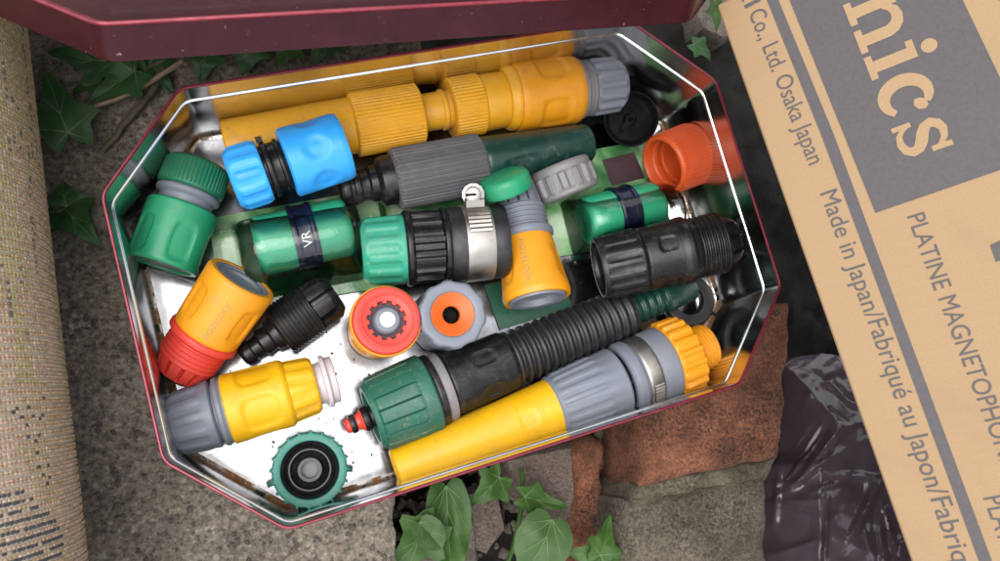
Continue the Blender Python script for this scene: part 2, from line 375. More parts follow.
V, Fc = grid(xs, ys, lambda x, y: -.0012+.0016*fb(x, y, 55, 6)-.0035*max(0, fb(x, y, 16, 3)-.35)-.0007*max(0, noise.noise(Vector((x*160, y*160, 1)))-.15) if x > -.45 and -.25 < y < .45 else 0)
n = len(xs)
for j, y in enumerate(ys): V.append((slab_edge(y), y, -.004))
for j, y in enumerate(ys): V.append((slab_edge(y)+.003, y, GZ-.03))
n0 = n*len(ys)
for j in range(len(ys)-1):
    Fc += [(j*n+n-1, n0+j, n0+j+1, (j+1)*n+n-1), (n0+j, n0+len(ys)+j, n0+len(ys)+j+1, n0+j+1)]
structure(obj('concrete_slab', V, Fc, 'concrete', ang=60))
def rough_block(name, quad, z1, z0, mat, parent=None, amp=.002, seed=0, nu=30, nv=30, sc=60, edge=.005):
    """block with worn top; quad = 4 world xy corners"""
    q = [Vector((p[0], p[1], 0)) for p in quad]; V = []; Fc = []
    def at(u, v): return (q[0]*(1-u)+q[1]*u)*(1-v)+(q[3]*(1-u)+q[2]*u)*v
    for j in range(nv+1):
        for i in range(nu+1):
            u, v = i/nu, j/nv; p = at(u, v)
            e = min(u*(q[1]-q[0]).length, (1-u)*(q[1]-q[0]).length, v*(q[3]-q[0]).length, (1-v)*(q[3]-q[0]).length)
            z = z1+amp*noise.fractal(Vector((p.x*sc, p.y*sc, seed)), .8, 2, 5)
            if e < edge: z -= edge*.8*(1-math.sqrt(max(0, 1-(1-e/edge)**2)))
            jx = amp*.6*noise.noise(Vector((p.x*sc*1.3, p.y*sc*1.3, seed+7)))
            V.append((p.x+(jx if e < edge else 0), p.y+(jx if e < edge else 0), z))
    n = nu+1
    Fc += [(j*n+i, j*n+i+1, (j+1)*n+i+1, (j+1)*n+i) for j in range(nv) for i in range(nu)]
    ring = [i for i in range(n)]+[j*n+nu for j in range(1, n if nv == nu else nv+1)]+[nv*n+i for i in range(nu-1, -1, -1)]+[j*n for j in range(nv-1, 0, -1)]
    prev = ring
    for k in range(1, 6):
        zz = z1-edge+(z0-z1+edge)*k/5; new = []
        for r_ in ring:
            x, y, _ = V[r_]; o_ = amp*1.5*noise.noise(Vector((x*sc*1.5, y*sc*1.5, zz*sc*2+seed)))
            new.append(len(V)); V.append((x+o_, y+o_, zz))
        for a in range(len(ring)):
            b2 = (a+1) % len(ring); Fc.append((prev[a], new[a], new[b2], prev[b2]))
        prev = new
    Fc.append(tuple(prev))
    return obj(name, V, Fc, mat, parent, ang=50)
def pq(pts, z): return [P(x, y, z) for x, y in pts]
pier = empty('brick_pier', 'weathered red brick and grey mortared block under the tin, beside the plastic bag', 'brickwork', Matrix.Translation(P(700, 470, GZ-.02)))
rough_block('brick', pq([(646, 487), (784, 457), (797, 300), (655, 315)], 0), -.002, GZ-.02, 'brick', pier, .0026, 1, 44, 60, 55, .008)
rough_block('mortar_joint', pq([(628, 512), (770, 482), (784, 456), (640, 484)], -.006), -.008, GZ-.02, 'mortar', pier, .003, 5, 40, 14, 60, .006)
rough_block('grey_block', pq([(622, 760), (775, 760), (770, 474), (628, 503)], -.004), -.005, GZ-.02, 'grey_block', pier, .0035, 9, 40, 60, 45, .009)
rough_block('brick', pq([(560, 640), (606, 640), (608, 440), (560, 440)], -.045), -.05, GZ-.02, 'brick', pier, .004, 21, 20, 40, 55, .008)
# stones lying in the gap
def flake(name, poly, z, th, mat, label, seed=0, tilt=0, group=None):
    c = Vector((sum(p[0] for p in poly)/len(poly), sum(p[1] for p in poly)/len(poly))); pts = []
    for i, a in enumerate(poly):
        b2 = poly[(i+1) % len(poly)]
        for k in range(5):
            t = k/5; j = Vector((noise.noise(Vector((i*3.1+t*4, seed, 0))), noise.noise(Vector((i*2.7+t*4, seed, 5)))))*2
            pts.append(Vector((a[0]+(b2[0]-a[0])*t, a[1]+(b2[1]-a[1])*t))+j)
    V, Fc = [], []; n = len(pts); rings = [(.0, 0), (.5, 0), (.85, 0), (.97, -.15), (1.0, -.5), (.93, -1)]
    for f, dz in rings:
        for p in pts:
            q = c+(p-c)*max(f, .001); w_ = P(q.x, q.y, z); V.append(w_+Vector((0, 0, dz*th+.0018*noise.fractal(w_*70, .8, 2, 4)+tilt*(q.x-c.x)*.0005)))
    for k in range(len(rings)-1):
        for j in range(n): Fc.append((k*n+j, k*n+(j+1) % n, (k+1)*n+(j+1) % n, (k+1)*n+j))
    Fc.append(tuple((len(rings)-1)*n+j for j in range(n)))
    o = obj(name, V, Fc, mat, ang=40); return tag(o, label, 'stone', group)
flake('stone_flake', [(500, 455), (575, 440), (578, 488), (574, 522), (562, 532), (540, 512), (512, 500)], -.04, .045, 'pink_stone', 'pale pinkish stone flake wedged among the ivy beside the bricks', 2)
flake('stone', [(405, 540), (440, 500), (478, 515), (482, 560), (450, 600), (405, 590)], -.05, .04, 'rubble', 'dark rough stone behind the ivy leaves next to the slab edge', 4)
flake('stone', [(452, 492), (498, 484), (508, 530), (488, 556), (462, 545)], -.052, .03, 'pink_stone', 'greyish stone piece half hidden behind the lobed ivy leaves', 12)
flake('stone', [(690, -14), (738, -12), (742, 30), (724, 42), (700, 30)], -.06, .03, 'rubble', 'dark stone lying in the gap under the carton corner', 6)
# rubble crumbs
_b = bmesh.new(); bmesh.ops.create_icosphere(_b, subdivisions=2, radius=1); PEB = [v.co.copy() for v in _b.verts]; PEBF = [tuple(v.index for v in f.verts) for f in _b.faces]; _b.free()
def pebble(V, Fc, p, r):
    b0 = len(V); q = Matrix.Rotation(random.uniform(0, 6.28), 3, 'Z'); sx, sy, sz = random.uniform(.7, 1.3), random.uniform(.6, 1), random.uniform(.35, .7); sd_ = Vector([random.uniform(0, 50) for _ in range(3)])
    for v in PEB:
        k = 1+.42*noise.noise(v*1.4+sd_); V.append(p+q @ Vector((v.x*sx*k*r, v.y*sy*k*r, v.z*sz*k*r)))
    Fc += [tuple(b0+i for i in f) for f in PEBF]
V, Fc = [], []
for i in range(520):
    if i < 300: p = P(random.uniform(385, 640), random.uniform(430, 580), GZ+.005)
    else: p = P(random.uniform(385, 640), random.uniform(430, 580), GZ+.012)
    r_ = random.uniform(.001, .0045); b0 = len(V)
    pebble(V, Fc, p+Vector((0, 0, r_*.3)), r_)
g = obj('gravel_crumbs', V, Fc, 'rubble', ang=40); g['kind'] = 'stuff'; tag(g, 'loose stone crumbs scattered over the dark soil in the gap', 'gravel')
V, Fc = [], []
for i in range(900):
    px, py = random.uniform(20, 400), random.uniform(60, 575); p = P(px, py, -.001); r_ = random.uniform(.0006, .0019); b0 = len(V)
    if p.x > XS-.006: continue
    pebble(V, Fc, p, r_)
g = obj('grit', V, Fc, 'rubble', ang=40); g['kind'] = 'stuff'; tag(g, 'fine grit and specks lying on the concrete slab', 'grit')

# ------------------------------------------------------------------ rolled rug on the left
e0, e1 = Vector(ray(26, 20)), Vector(ray(88, 561)); pn = e0.cross(e1).normalized()
if pn.x > 0: pn = -pn                          # points to the left, away from the tin
RR = .075; zc = RR+.002
def on_axis(py):                                 # a point at height zc, distance RR left of the edge plane
    r = ray(26+62*(py-20)/541, py); p = CAM+r*((zc-CAMZ)/r.z); h = Vector((pn.x, pn.y, 0)); return p+h*(RR/h.dot(pn))
a0, a1 = on_axis(20), on_axis(561); ax = (a1-a0).normalized(); ac = (a0+a1)/2
ra = Vector((0, 0, 1)); rb = ax.cross(ra).normalized(); ra = rb.cross(ax)
if rb.x < 0: rb = -rb
rug = empty('rolled_rug', 'rolled up beige woven rug with navy pattern lying on the concrete', 'rug', Matrix.Translation(Vector((ac.x, ac.y, 0))))
def cyl(t, th, r): return ac+ax*t+(ra*math.cos(th)+rb*math.sin(th))*r
def wob(t, th): return 1+.012*noise.noise(Vector((t*9, th*2, 0)))
V, Fc = [], []; nt_, nh = 90, 96
for i in range(nt_+1):
    for j in range(nh): t = -.36+.72*i/nt_; th = 2*math.pi*j/nh; V.append(cyl(t, th, RR*wob(t, th)-.0006))
for i in range(nt_):
    for j in range(nh): Fc.append((i*nh+j, i*nh+(j+1) % nh, (i+1)*nh+(j+1) % nh, (i+1)*nh+j))
Fc += [tuple(range(nh)), tuple(range(nt_*nh, (nt_+1)*nh))]
obj('backing', V, Fc, 'rug_warp', rug)
V, Fc, C = [], [], []
PT, PC = .00165, .0019; nrow = int(.36/PT); ncol = int(math.pi*.92*RR/PC)
tan = [(.46, .32, .20), (.50, .36, .23), (.48, .37, .22), (.42, .29, .17), (.52, .39, .29)]; olive = (.43, .355, .18); navy = (.085, .085, .095); cream = (.52, .45, .34)
def yarn(i, j, t, th):
    u = (t+.36)/.72; v = th
    c = random.choice(tan)
    g_ = noise.noise(Vector((j*.16, i*.009, 4)))+.3*noise.noise(Vector((j*.6, i*.03, 8)))
    if g_ > .10 and t < .045: c = olive if random.random() < .75 else c
    elif g_ < -.16: c = (.50, .36, .265) if random.random() < .75 else c
    if t < .03 and abs(g_-.10) < .035 and random.random() < .38: c = (.17, .155, .13)
    e = (j-ncol*.52)                                     # columns counted from the visible flank
    if t > .084 and (i % 2 == 0) and e > -22+10*noise.noise(Vector((i*.08, 0, 3))) and e < 10+10*noise.noise(Vector((i*.06, 5, 3))): c = navy if random.random() < .93 else c
    if .05 < t <= .084 and (i+j) % 3 == 0 and random.random() < .3 and abs(e-6-(i % 28)*.25) < 4: c = navy
    if t < -.005 and abs(e-3-6*math.sin(i*.06)) < 1.3 and (i+j) % 2 == 0 and noise.noise(Vector((i*.1, 7, 1))) > -.2: c = navy
    if t < .03 and abs(e+12-5*math.sin(i*.045+2)) < 1.3 and (i+j) % 2 == 0 and noise.noise(Vector((i*.12, 3, 1))) > 0: c = navy
    if random.random() < .03: c = cream
    f = random.uniform(.82, 1.14); return tuple(x*f for x in c)+(1,)
for i in range(nrow):
    for j in range(ncol):
        t = -.18+PT*(i+.5)+(.00018 if i % 2 else -.00018)+random.uniform(-.0001, .0001)+.0010*noise.noise(Vector((j*.05, i*.08, 2))); th = -.15*math.pi+j*PC/RR+random.uniform(-.002, .002)
        col = yarn(i, j, t, th); b0 = len(V); hl, hw, hh = PT*.50*random.uniform(.9, 1.06), PC*.53/RR*random.uniform(.85, 1.1), .00055*random.uniform(.7, 1.25)
        base = RR*wob(t, th)-.0005
        prof = [(-1, 0, 0), (-.6, -.8, .55), (-.6, .8, .55), (0, -1, .35), (0, 0, 1.15), (0, 1, .35), (.6, -.8, .55), (.6, .8, .55), (1, 0, 0), (-.6, 0, .95), (.6, 0, .95)]
        for a, b2, h in prof: V.append(cyl(t+a*hl, th+b2*hw, base+h*hh))
        for f_ in ((0, 9, 1), (0, 2, 9), (1, 9, 4, 3), (9, 2, 5, 4), (3, 4, 10, 6), (4, 5, 7, 10), (6, 10, 8), (10, 7, 8)): Fc.append(tuple(b0+k for k in f_))
        C += [col]*11
st = obj('woven_stitches', V, Fc, 'rug_yarn', rug, recalc=False, ang=180); st['kind'] = 'stuff'
ca = st.data.color_attributes.new('yarn', 'FLOAT_COLOR', 'POINT'); ca.data.foreach_set('color', [x for c in C for x in c])

# ------------------------------------------------------------------ the tin
S = .370/.400
TL, TW, TCX, TCY, TROT = .3518*S, .2273*S, .0463*S, .0477*S, .2372
TC = Vector((.0955*S, .087*S, 0)); ZT = .002; ZB = ZT+.0016
def octo(off, rad=.010, n=7):
    a, b2 = TL/2, TW/2
    p = [Vector(q) for q in ((-a, b2-TCY), (-a+TCX, b2), (a-TCX, b2), (a, b2-TCY), (a, -b2+TCY), (a-TCX, -b2), (-a+TCX, -b2), (-a, -b2+TCY))]
    out = []; rr = max(rad+off, .001)
    for i in range(8):
        A_, B_, C_ = p[i-1], p[i], p[(i+1) % 8]; u = (A_-B_).normalized(); v = (C_-B_).normalized(); h = (u+v).normalized()
        al = math.acos(max(-1, min(1, u.dot(v))))/2; cen = B_+h*(rad/math.sin(al))
        n1 = -(h-u*h.dot(u)).normalized(); n2 = -(h-v*h.dot(v)).normalized(); a1 = math.atan2(n1.y, n1.x); a2 = math.atan2(n2.y, n2.x)
        d = (a2-a1+math.pi) % (2*math.pi)-math.pi
        for k in range(n+1):
            th = a1+d*k/n; out.append(cen+Vector((math.cos(th), math.sin(th)))*rr)
    c, s_ = math.cos(TROT), math.sin(TROT)
    return [Vector((q.x*c-q.y*s_+TC.x, q.x*s_+q.y*c+TC.y, 0)) for q in out]
def sweep(prof, xf=None, cap0=False, cap1=False):
    V, Fc = [], []; n = 0
    for off, z in prof:
        loop = octo(off); n = len(loop); V += [q+Vector((0, 0, z)) for q in loop]
    for k in range(len(prof)-1):
        for j in range(n): Fc.append((k*n+j, k*n+(j+1) % n, (k+1)*n+(j+1) % n, (k+1)*n+j))
    if cap0: Fc.append(tuple(range(n)))
    if cap1: Fc.append(tuple((len(prof)-1)*n+j for j in range(n)))
    if xf: V = [xf(v) for v in V]
    return V, Fc
tin = empty('octagonal_tin', 'open maroon octagonal sweet tin with shiny inside, full of hose fittings', 'tin', Matrix.Translation(Vector((TC.x, TC.y, ZT))))
ZR = ZT+TIN_H
obj('outer_wall', *sweep([(-.004, ZT), (-.0005, ZT+.0008), (0, ZT+.004), (0, ZR-.0025)], cap0=True), 'maroon', tin)
obj('rim', *sweep([(0, ZR-.0022), (.0006, ZR-.0016), (.0007, ZR-.0007), (.0003, ZR), (-.0004, ZR+.0001), (-.0008, ZR-.0005), (-.0008, ZR-.0012)]), 'maroon_edge_lit', tin)
BZ = ZR-.0150
obj('inner_wall', *sweep([(-.0008, ZR-.0011), (-.0008, BZ+.0006), (-.0009, BZ), (-.0012, BZ-.001), (-.0012, ZB+.0025)]), 'tinplate', tin, ang=25)
obj('wall_bead', *sweep([(-.0008, BZ+.0009), (-.0012, BZ+.0007), (-.0017, BZ+.0003), (-.0019, BZ-.0002), (-.0017, BZ-.0007), (-.0012, BZ-.0010)]), 'bead_steel', tin, ang=60)
obj('seam', *sweep([(-.0012, ZB+.0026), (-.0014, ZB+.0012), (-.0021, ZB+.0005), (-.0032, ZB+.0003), (-.0038, ZB+.0001)]), 'rust_seam', tin, ang=80)
obj('base_plate', *sweep([(-.0037, ZB-.0001), (-.014, ZB-.0001)], cap1=True), 'tin_base', tin)

V, Fc = [], []
for i in range(230):
    p = P(random.choice((random.uniform(150, 400), random.uniform(150, 700))), random.uniform(250, 500), ZB)
    q = p-TC; c, s_ = math.cos(-TROT), math.sin(-TROT); a, b2 = q.x*c-q.y*s_, q.x*s_+q.y*c
    if abs(a) > TL/2-.012 or abs(b2) > TW/2-.012 or abs(a)/(TL/2)+abs(b2)/(TW/2) > 1.45: continue
    pebble(V, Fc, p+Vector((0, 0, .0002)), random.uniform(.00025, .0008))
g = obj('soil_specks', V, Fc, 'rubble', ang=40); g['kind'] = 'stuff'; tag(g, 'tiny soil specks and grit lying on the shiny floor of the tin', 'grit')
# ------------------------------------------------------------------ the lid, tilted away behind the tin
lA, lB = (107, 62), (690, 22); want = TL-2*TCX+.002
lo, hi = .02, .3
for _ in range(50):
    zz = (lo+hi)/2
    if (P(*lA, zz)-P(*lB, zz)).length > want: lo = zz
    else: hi = zz
LA, LB = P(*lA, zz), P(*lB, zz); lx = (LB-LA).normalized()
TILT = R(36)
ly0 = Vector((0, 0, 1)).cross(lx).normalized(); ly = (ly0*math.cos(TILT)-Vector((0, 0, 1))*math.sin(TILT)); lz = lx.cross(ly)
LC = (LA+LB)/2+ly*(TW/2+.0005)
LM = Matrix.Translation(LC) @ Matrix((lx, ly, lz)).transposed().to_4x4()
c_, s_ = math.cos(-TROT), math.sin(-TROT)
def lidx(v):
    q = v-Vector((TC.x, TC.y, 0)); return LM @ Vector((q.x*c_-q.y*s_, q.x*s_+q.y*c_, q.z))
lid = empty('tin_lid', 'dark maroon metal lid of the tin propped up behind it', 'lid', LM)
LH = .0150
obj('skirt', *sweep([(.0008, .0004), (.0010, 0), (.0013, .0002), (.0013, .0010), (.0012, .0016), (.0012, LH-.0012)], lidx), 'maroon', lid)
obj('edge_bead', *sweep([(.0012, LH-.0012), (.0016, LH-.0006), (.0016, LH-.0001), (.0011, LH+.0004), (.0003, LH+.0004), (-.0006, LH+.0000), (-.0014, LH-.0004)], lidx), 'maroon_edge_lit', lid)
obj('top_panel', *sweep([(-.0014, LH-.0004), (-.008, LH-.0002), (-.016, LH)], lidx, cap1=True), 'maroon', lid)
obj('inside', *sweep([(.0006, .0008), (.0006, LH-.003), (-.004, LH-.003)], lidx, cap1=True), 'tinplate', lid)
# stone that props the lid
pc = LC+ly*.02-lz*.002
rough_block('x', [(pc.x-.06, pc.y-.005), (pc.x+.05, pc.y-.015), (pc.x+.055, pc.y+.05), (pc.x-.055, pc.y+.06)], pc.z-.037, -.004, 'rubble', None, .003, 31, 20, 20, 50, .01)
o = bpy.data.objects['x']; o.name = 'prop_stone'; tag(o, 'grey stone block standing under the maroon lid', 'stone')

# ------------------------------------------------------------------ fittings in the tin
T = Thing
GR = 'hose fittings in the tin'
# 1 mustard nozzle and the orange connector plugged on it
t = T('spray_nozzle', 'long mustard yellow nozzle with ribbed collars along the tin wall nearest the lid', 'hose nozzle', (225, 147), (507, 99), 17, 18, base_r=30)
t.part('barrel', [(6, 0), (6, 14), (0, 17), (0, 23), (2, 25), (122, 28), (122, 0)], 'mustard', 64)
t.part('ribbed_collar', [(121, 0), (121, 29), (123, 31, .9), (189, 31, .9), (191, 29), (191, 0)], 'mustard', 432, wave_rib(54))
t.part('neck', [(190, 0), (190, 19), (212, 19), (213, 21), (217, 21), (218, 19), (226, 20), (226, 0)], 'mustard')
t.part('ribbed_collar', [(222, 0), (222, 29), (224, 31, .8), (254, 31, .8), (256, 30), (256, 0)], 'mustard', 432, wave_rib(54))
t.part('end_sleeve', [(255, 0), (255, 29.5), (284, 29), (286, 27), (286, 0)], 'mustard')
t.part('worn_patch', [(176, 31.9), (180, 32.1), (184, 31.9)], 'rust_red', 8, None) if False else None
t = T('hose_connector', 'orange yellow snap connector with grey nut at the end of the long mustard nozzle', 'hose connector', (503, 99), (620, 84), 19, 19, GR, base_r=33)
t.part('flange', [(0, 0), (0, 29), (5, 32), (9, 32), (9, 0)], 'mustard', 160, wave_rib(30))
t.part('body', [(9, 0), (9, 33), (14, 34), (66, 34), (71, 32), (71, 0)], 'orange_yellow', 112, dimples=[(38, 42, 15, 13, 2.2), (-52, 42, 15, 13, 2.2), (128, 42, 15, 13, 2.2)])
t.part('thread', [(70, 0), (70, 29), (72, 30), (75, 30), (76, 27)]+threads(77, 84, 28, 2, 1.5)+[(85, 26), (85, 0)], 'warm_grey')
t.part('nut', [(84, 0), (84, 24), (86, 26, 0), (88, 26, 3), (112, 25, 3), (116, 24, 0), (118, 22), (118, 15), (108, 15), (108, 0)], 'grey', 140, wave_rib(14, 0, 1.8))
# 2 blue connector
t = T('hose_connector', 'bright blue snap connector with black middle lying on the mustard nozzle', 'hose connector', (231, 181), (347, 145), 41, 44, GR, base_r=34)
t.part('nut', [(8, 0), (8, 18), (0, 18), (0, 26), (3, 29), (8, 29.5, 2.6), (28, 29.5, 2.6), (32, 31), (34, 30), (34, 0)], 'blue', 144, wave_rib(12, .4, 1.6))
t.part('sleeve', [(33, 0), (33, 24), (37, 24), (38, 29), (42, 29), (43, 25), (50, 25), (51, 27), (54, 27), (55, 24), (60, 24), (60, 0)], 'black')
t.box('tab', 36, 42, 28, 33, -78, 5, 'black')
t.part('body', [(57, 0), (57, 32), (59, 35), (114, 34.5), (119, 33), (119, 27), (110, 26), (110, 0)], 'blue', 120, dimples=[(a, 88, 13, 13, 2.6, 2, .75) for a in (-12, 52, -76, 116)])
t.part('collet', [(112, 0), (112, 12), (116, 12), (116, 24), (110, 26)], 'black')
# 3 green connector
t = T('hose_connector', 'green snap connector with ribbed dark green cap and grey ring next to the blue connector', 'hose connector', (200, 163), (162, 266), 21, 20, GR, base_r=35)
t.part('cap', [(0, 0), (0, 26), (3, 30), (6, 31, 1), (26, 31.5, 1), (29, 32), (31, 30), (31, 0)], 'cap_green', 300, wave_rib(50))
t.part('ring', [(30, 0), (30, 27), (33, 31), (37, 31), (40, 26), (52, 26), (52, 0)], 'grey')
t.part('body', [(47, 0), (47, 31), (49, 34), (107, 34.5), (110, 33), (110, 28), (104, 27), (104, 0)], 'green', 120, dimples=[(-16, 86, 10, 17, 2.4), (56, 86, 10, 17, 2.4), (-84, 86, 10, 17, 2.4)])
t.part('socket', [(100, 0), (100, 16), (107, 17), (108, 26), (104, 27)], 'warm_grey')
# 4 blister pack and the two green couplings in it
pk = empty('blister_pack', 'clear plastic blister on a green printed card lying under the other fittings', 'packaging', Matrix.Translation(P(430, 220, ZB)))
cz = ZB+.0012
cor = [P(x, y, cz) for x, y in ((208, 219), (648, 140), (668, 238), (224, 315))]
V = [c+Vector((0, 0, dz)) for dz in (0, .0006) for c in cor]
obj('card', V, [(0, 1, 2, 3), (4, 5, 6, 7), (0, 1, 5, 4), (1, 2, 6, 5), (2, 3, 7, 6), (3, 0, 4, 7)], 'printed_card', pk, smooth=False)
def blister(p0, p1, z, r, ext, sc=1.0):
    A_, B_ = P(*p0, cz), P(*p1, cz); d = (B_-A_).normalized(); n_ = Vector((0, 0, 1)).cross(d)
    Lh = (B_-A_).length/2; cc = (A_+B_)/2; V, Fc = [], []; nu, nv = 48, 40
    for j in range(nv+1):
        for i in range(nu+1):
            a = -1+2*i/nu; b2 = -1+2*j/nv; xx = a*(Lh+ext); yy = b2*(r+.009)
            qx = max(0, 1-(abs(xx)/(Lh+.004))**8); qy = max(0, 1-(abs(yy)/(r+.003))**2)
            h = (z*qy**.5)*qx**.35; V.append(cc+d*xx+n_*yy+Vector((0, 0, .0012+h+.0006*noise.noise(Vector((xx*60, yy*60, r*99))))))
    n = nu+1; Fc = [(j*n+i, j*n+i+1, (j+1)*n+i+1, (j+1)*n+i) for j in range(nv) for i in range(nu)]
    obj('blister_dome', V, Fc, 'clear_plastic', pk, ang=70)
blister((248, 262), (356, 242), .0385, .0185, .012)
blister((574, 232), (664, 214), .032, .0155, .010)
blister((392, 230), (470, 215), .010, .022, .006)
V = [P(x, y, cz+.0012) for x, y in ((602, 160), (634, 152), (645, 178), (612, 186))]
obj('label_patch', V, [(0, 1, 2, 3)], 'maroon_label', pk, smooth=False)
def coupling(p0, p1, z, r, label):
    t = T('hose_coupling', label, 'hose coupling', p0, p1, z, z, 'green couplings in the blister pack', base_r=r)
    Lp = t.Lp
    t.part('barrel', [(4, 0), (3, r*.55), (0, r*.62), (0, r*.82), (5, r), (Lp-5, r), (Lp, r*.82), (Lp, r*.62), (Lp-3, r*.55), (Lp-4, 0)], 'barrel_green', 96, rnd=4)
    b0 = Lp*.38; rg = t.part('ring', [(b0, r-.5), (b0, r+2.8), (b0+Lp*.05, r+3), (b0+Lp*.06, r+1.3), (b0+Lp*.19, r+1.3), (b0+Lp*.20, r+3), (b0+Lp*.25, r+2.8), (b0+Lp*.25, r-.5)], 'navy', 96, rnd=1.2)
    return t, b0, Lp, rg
t, b0, Lp, rg = coupling((255, 247), (350, 226), 18, 30, 'larger green coupling with navy ring inside the blister below the blue connector')
t.text('ring_lettering', 'VR', b0+Lp*.125, 6, 13, 31.7, 'white', R(90), rg)
t, b0, Lp, rg = coupling((583, 222), (658, 205), 15, 25, 'smaller green coupling with navy ring inside the blister beside the orange cap')
# 5 nozzle with grey ribbed grip
t = T('spray_nozzle', 'nozzle with grey ribbed grip, black barbed tail and dark green barrel', 'hose nozzle', (340, 190), (589, 143), 20, 22, base_r=30)
t.part('tail', [(2, 0), (2, 9), (0, 11), (0, 15), (3, 17), (8, 17), (9, 15), (12, 15), (13, 17), (18, 17), (19, 15), (26, 15), (28, 18), (34, 18), (38, 24), (56, 26), (56, 0)], 'black')
t.part('ribbed_grip', [(50, 0), (50, 26), (53, 28.5, 1.6), (136, 28.5, 1.6), (139, 27), (139, 0)], 'dark_grey', 300, wave_rib(44))
t.part('barrel', [(138, 0), (138, 25), (142, 26), (250, 20), (253, 18), (253, 12), (246, 10), (246, 0)], 'bottle_green', 80, dimples=[(35, 176, 13, 20, 1.6)])
# 6 hose repair coupling with the steel clamp
t = T('clamped_coupling', 'black hose coupling with mint green nut and steel hose clamp', 'hose coupling', (361, 252), (504, 241), 25, 30, base_r=37)
t.part('nut', [(10, 0), (10, 17), (1, 18), (0, 27), (4, 31), (7, 31, 2.2), (34, 32, 2.2), (38, 34.5), (43, 34.5), (43, 0)], 'mint', 144, wave_rib(12, .2, -1.6))
t.part('bore', [(9.5, 0), (9.5, 16), (2, 17.5)], 'dark_bore')
t.part('flange', [(42, 0), (42, 36), (44, 38), (48, 38), (50, 36), (50, 0)], 'black')
t.part('ribbed_body', [(49, 0), (49, 33, 0), (50, 33, 3.2), (78, 33, 3.2), (79, 33), (80, 38), (84, 38), (86, 36), (86, 0)], 'black', 180, wave_rib(16))
t.part('hose_end', [(85, 0), (85, 36), (90, 38), (108, 37), (126, 36), (134, 38), (143, 37), (143, 30), (136, 29), (136, 0)], 'rubber')
cl = t.part('hose_clamp', [(100, 37.5), (100, 39), (128, 38.2), (128, 36.5)], 'clamp_steel', 128)
t.part('band_tongue', [(104, 39.1), (104, 40.6), (124, 40.2), (124, 38.2)], 'clamp_steel', 160, wave_rib(60), parent=cl) if False else None
V, Fc = [], []
for i in range(15):
    th = R(-62+46*i/14)
    for tt in (103, 125): V.append(t.pt(tt, 40.2+(.9 if i % 2 else 0), th))
    if i: Fc.append((2*i-2, 2*i-1, 2*i+1, 2*i))
obj('band_tongue', V, Fc, 'clamp_steel', cl)
t.box('screw_housing', 104, 122, 38, 47, -72, 9, 'clamp_steel', cl)
u = (t.e1*math.cos(R(-74))+t.e2*math.sin(R(-74))); sc_ = t.A+t.x*113*t.k+u*50*t.s; v_ = -t.e1*math.sin(R(-74))+t.e2*math.cos(R(-74))
ha = (CAM-sc_).normalized()
V, Fc = tube([sc_-ha*.008, sc_-ha*.001, sc_+ha*.0005, sc_+ha*.001, sc_+ha*.004, sc_+ha*.0046], [.0055, .0062, .0062, .0045, .0045, .0035], 12); obj('screw', V, Fc, 'clamp_steel', cl)
V, Fc = tube([sc_+ha*.0044, sc_+ha*.0049], [.0008, .0008], 4); q_ = t.x
V = [sc_+ha*h+q_*a*.0042+q_.cross(ha)*b2*.0007 for h in (.0043, .0049) for a in (-1, 1) for b2 in (-1, 1)]
obj('screw_slot', V, [(0, 1, 3, 2), (4, 5, 7, 6), (0, 1, 5, 4), (2, 3, 7, 6), (0, 2, 6, 4), (1, 3, 7, 5)], 'dark_bore', cl)
# 7 yellow connector, grey thread, green cap
t = T('hose_connector', 'yellow snap connector with grey thread and a loose green cap on its end', 'hose connector', (514, 183), (538, 301), 20, 31, GR, base_r=33)
t.part('slotted_collet', [(8, 0), (8, 12), (3, 18, 0), (3, 20, -6), (27, 24, -6), (28, 24), (28, 0)], 'grey', 216, wave_slot(14, .80))
t.part('thread', [(27, 0), (27, 24)]+threads(28, 52, 26, 5, 2)+[(53, 29), (58, 29), (60, 26), (62, 26), (62, 0)], 'grey')
t.part('body', [(58, 0), (58, 24), (60, 26.5), (114, 34), (119, 33), (119, 29), (113, 28), (113, 0)], 'orange_yellow', 120, dimples=[(-72, 88, 9, 15, 2), (60, 88, 12, 15, 2)])
t.part('end_ring', [(114, 0), (114, 20), (120, 21), (121, 28), (114, 29)], 'grey')
t.text('print', 'HOZELOCK', 88, 8, 8.2, (lambda q: 26.9+(q-60)/54*7.5), 'print_grey', R(0))
gc = T('loose_collar', 'small green loose collar perched on the grey threaded end beside the grey ring nut', 'collar', (503, 178), None, 38, 8, up=(-.40, .80, .45))
gc.part('ring', [(0, 22.5), (0, 26), (3, 27), (13, 26.5), (17, 24), (19.5, 17), (20, 0)], 'green', 96)
# 8 grey ring nut
t = T('ring_nut', 'loose grey ring nut with grip lugs next to the green collar', 'ring nut', (558, 165), (570, 196), 24, 22, base_r=31)
t.part('ring', [(8, 0), (8, 24), (0, 25), (0, 29), (3, 31), (8, 31, 0), (10, 29.5, 3.2), (25, 29.5, 3.2), (28, 31), (31, 31), (33, 28), (33, 14), (26, 13), (26, 0)], 'warm_grey', 160, wave_rib(14))
# 9 orange ribbed cap
t = T('ribbed_cap', 'orange ribbed screw cap with open threaded mouth beside the black dished cap', 'screw cap', (662, 166), (700, 151), 27, 23, base_r=33)
t.part('cap', [(31, 0), (31, 22), (18, 23), (17, 24), (14, 24), (13, 23), (9, 23.2), (8, 24.4), (2, 25), (0, 26), (0, 28.5), (2, 30.5, .2), (4, 30, .9), (32, 31, .9), (35, 29), (35, 0)], 'orange', 360, wave_rib(60))
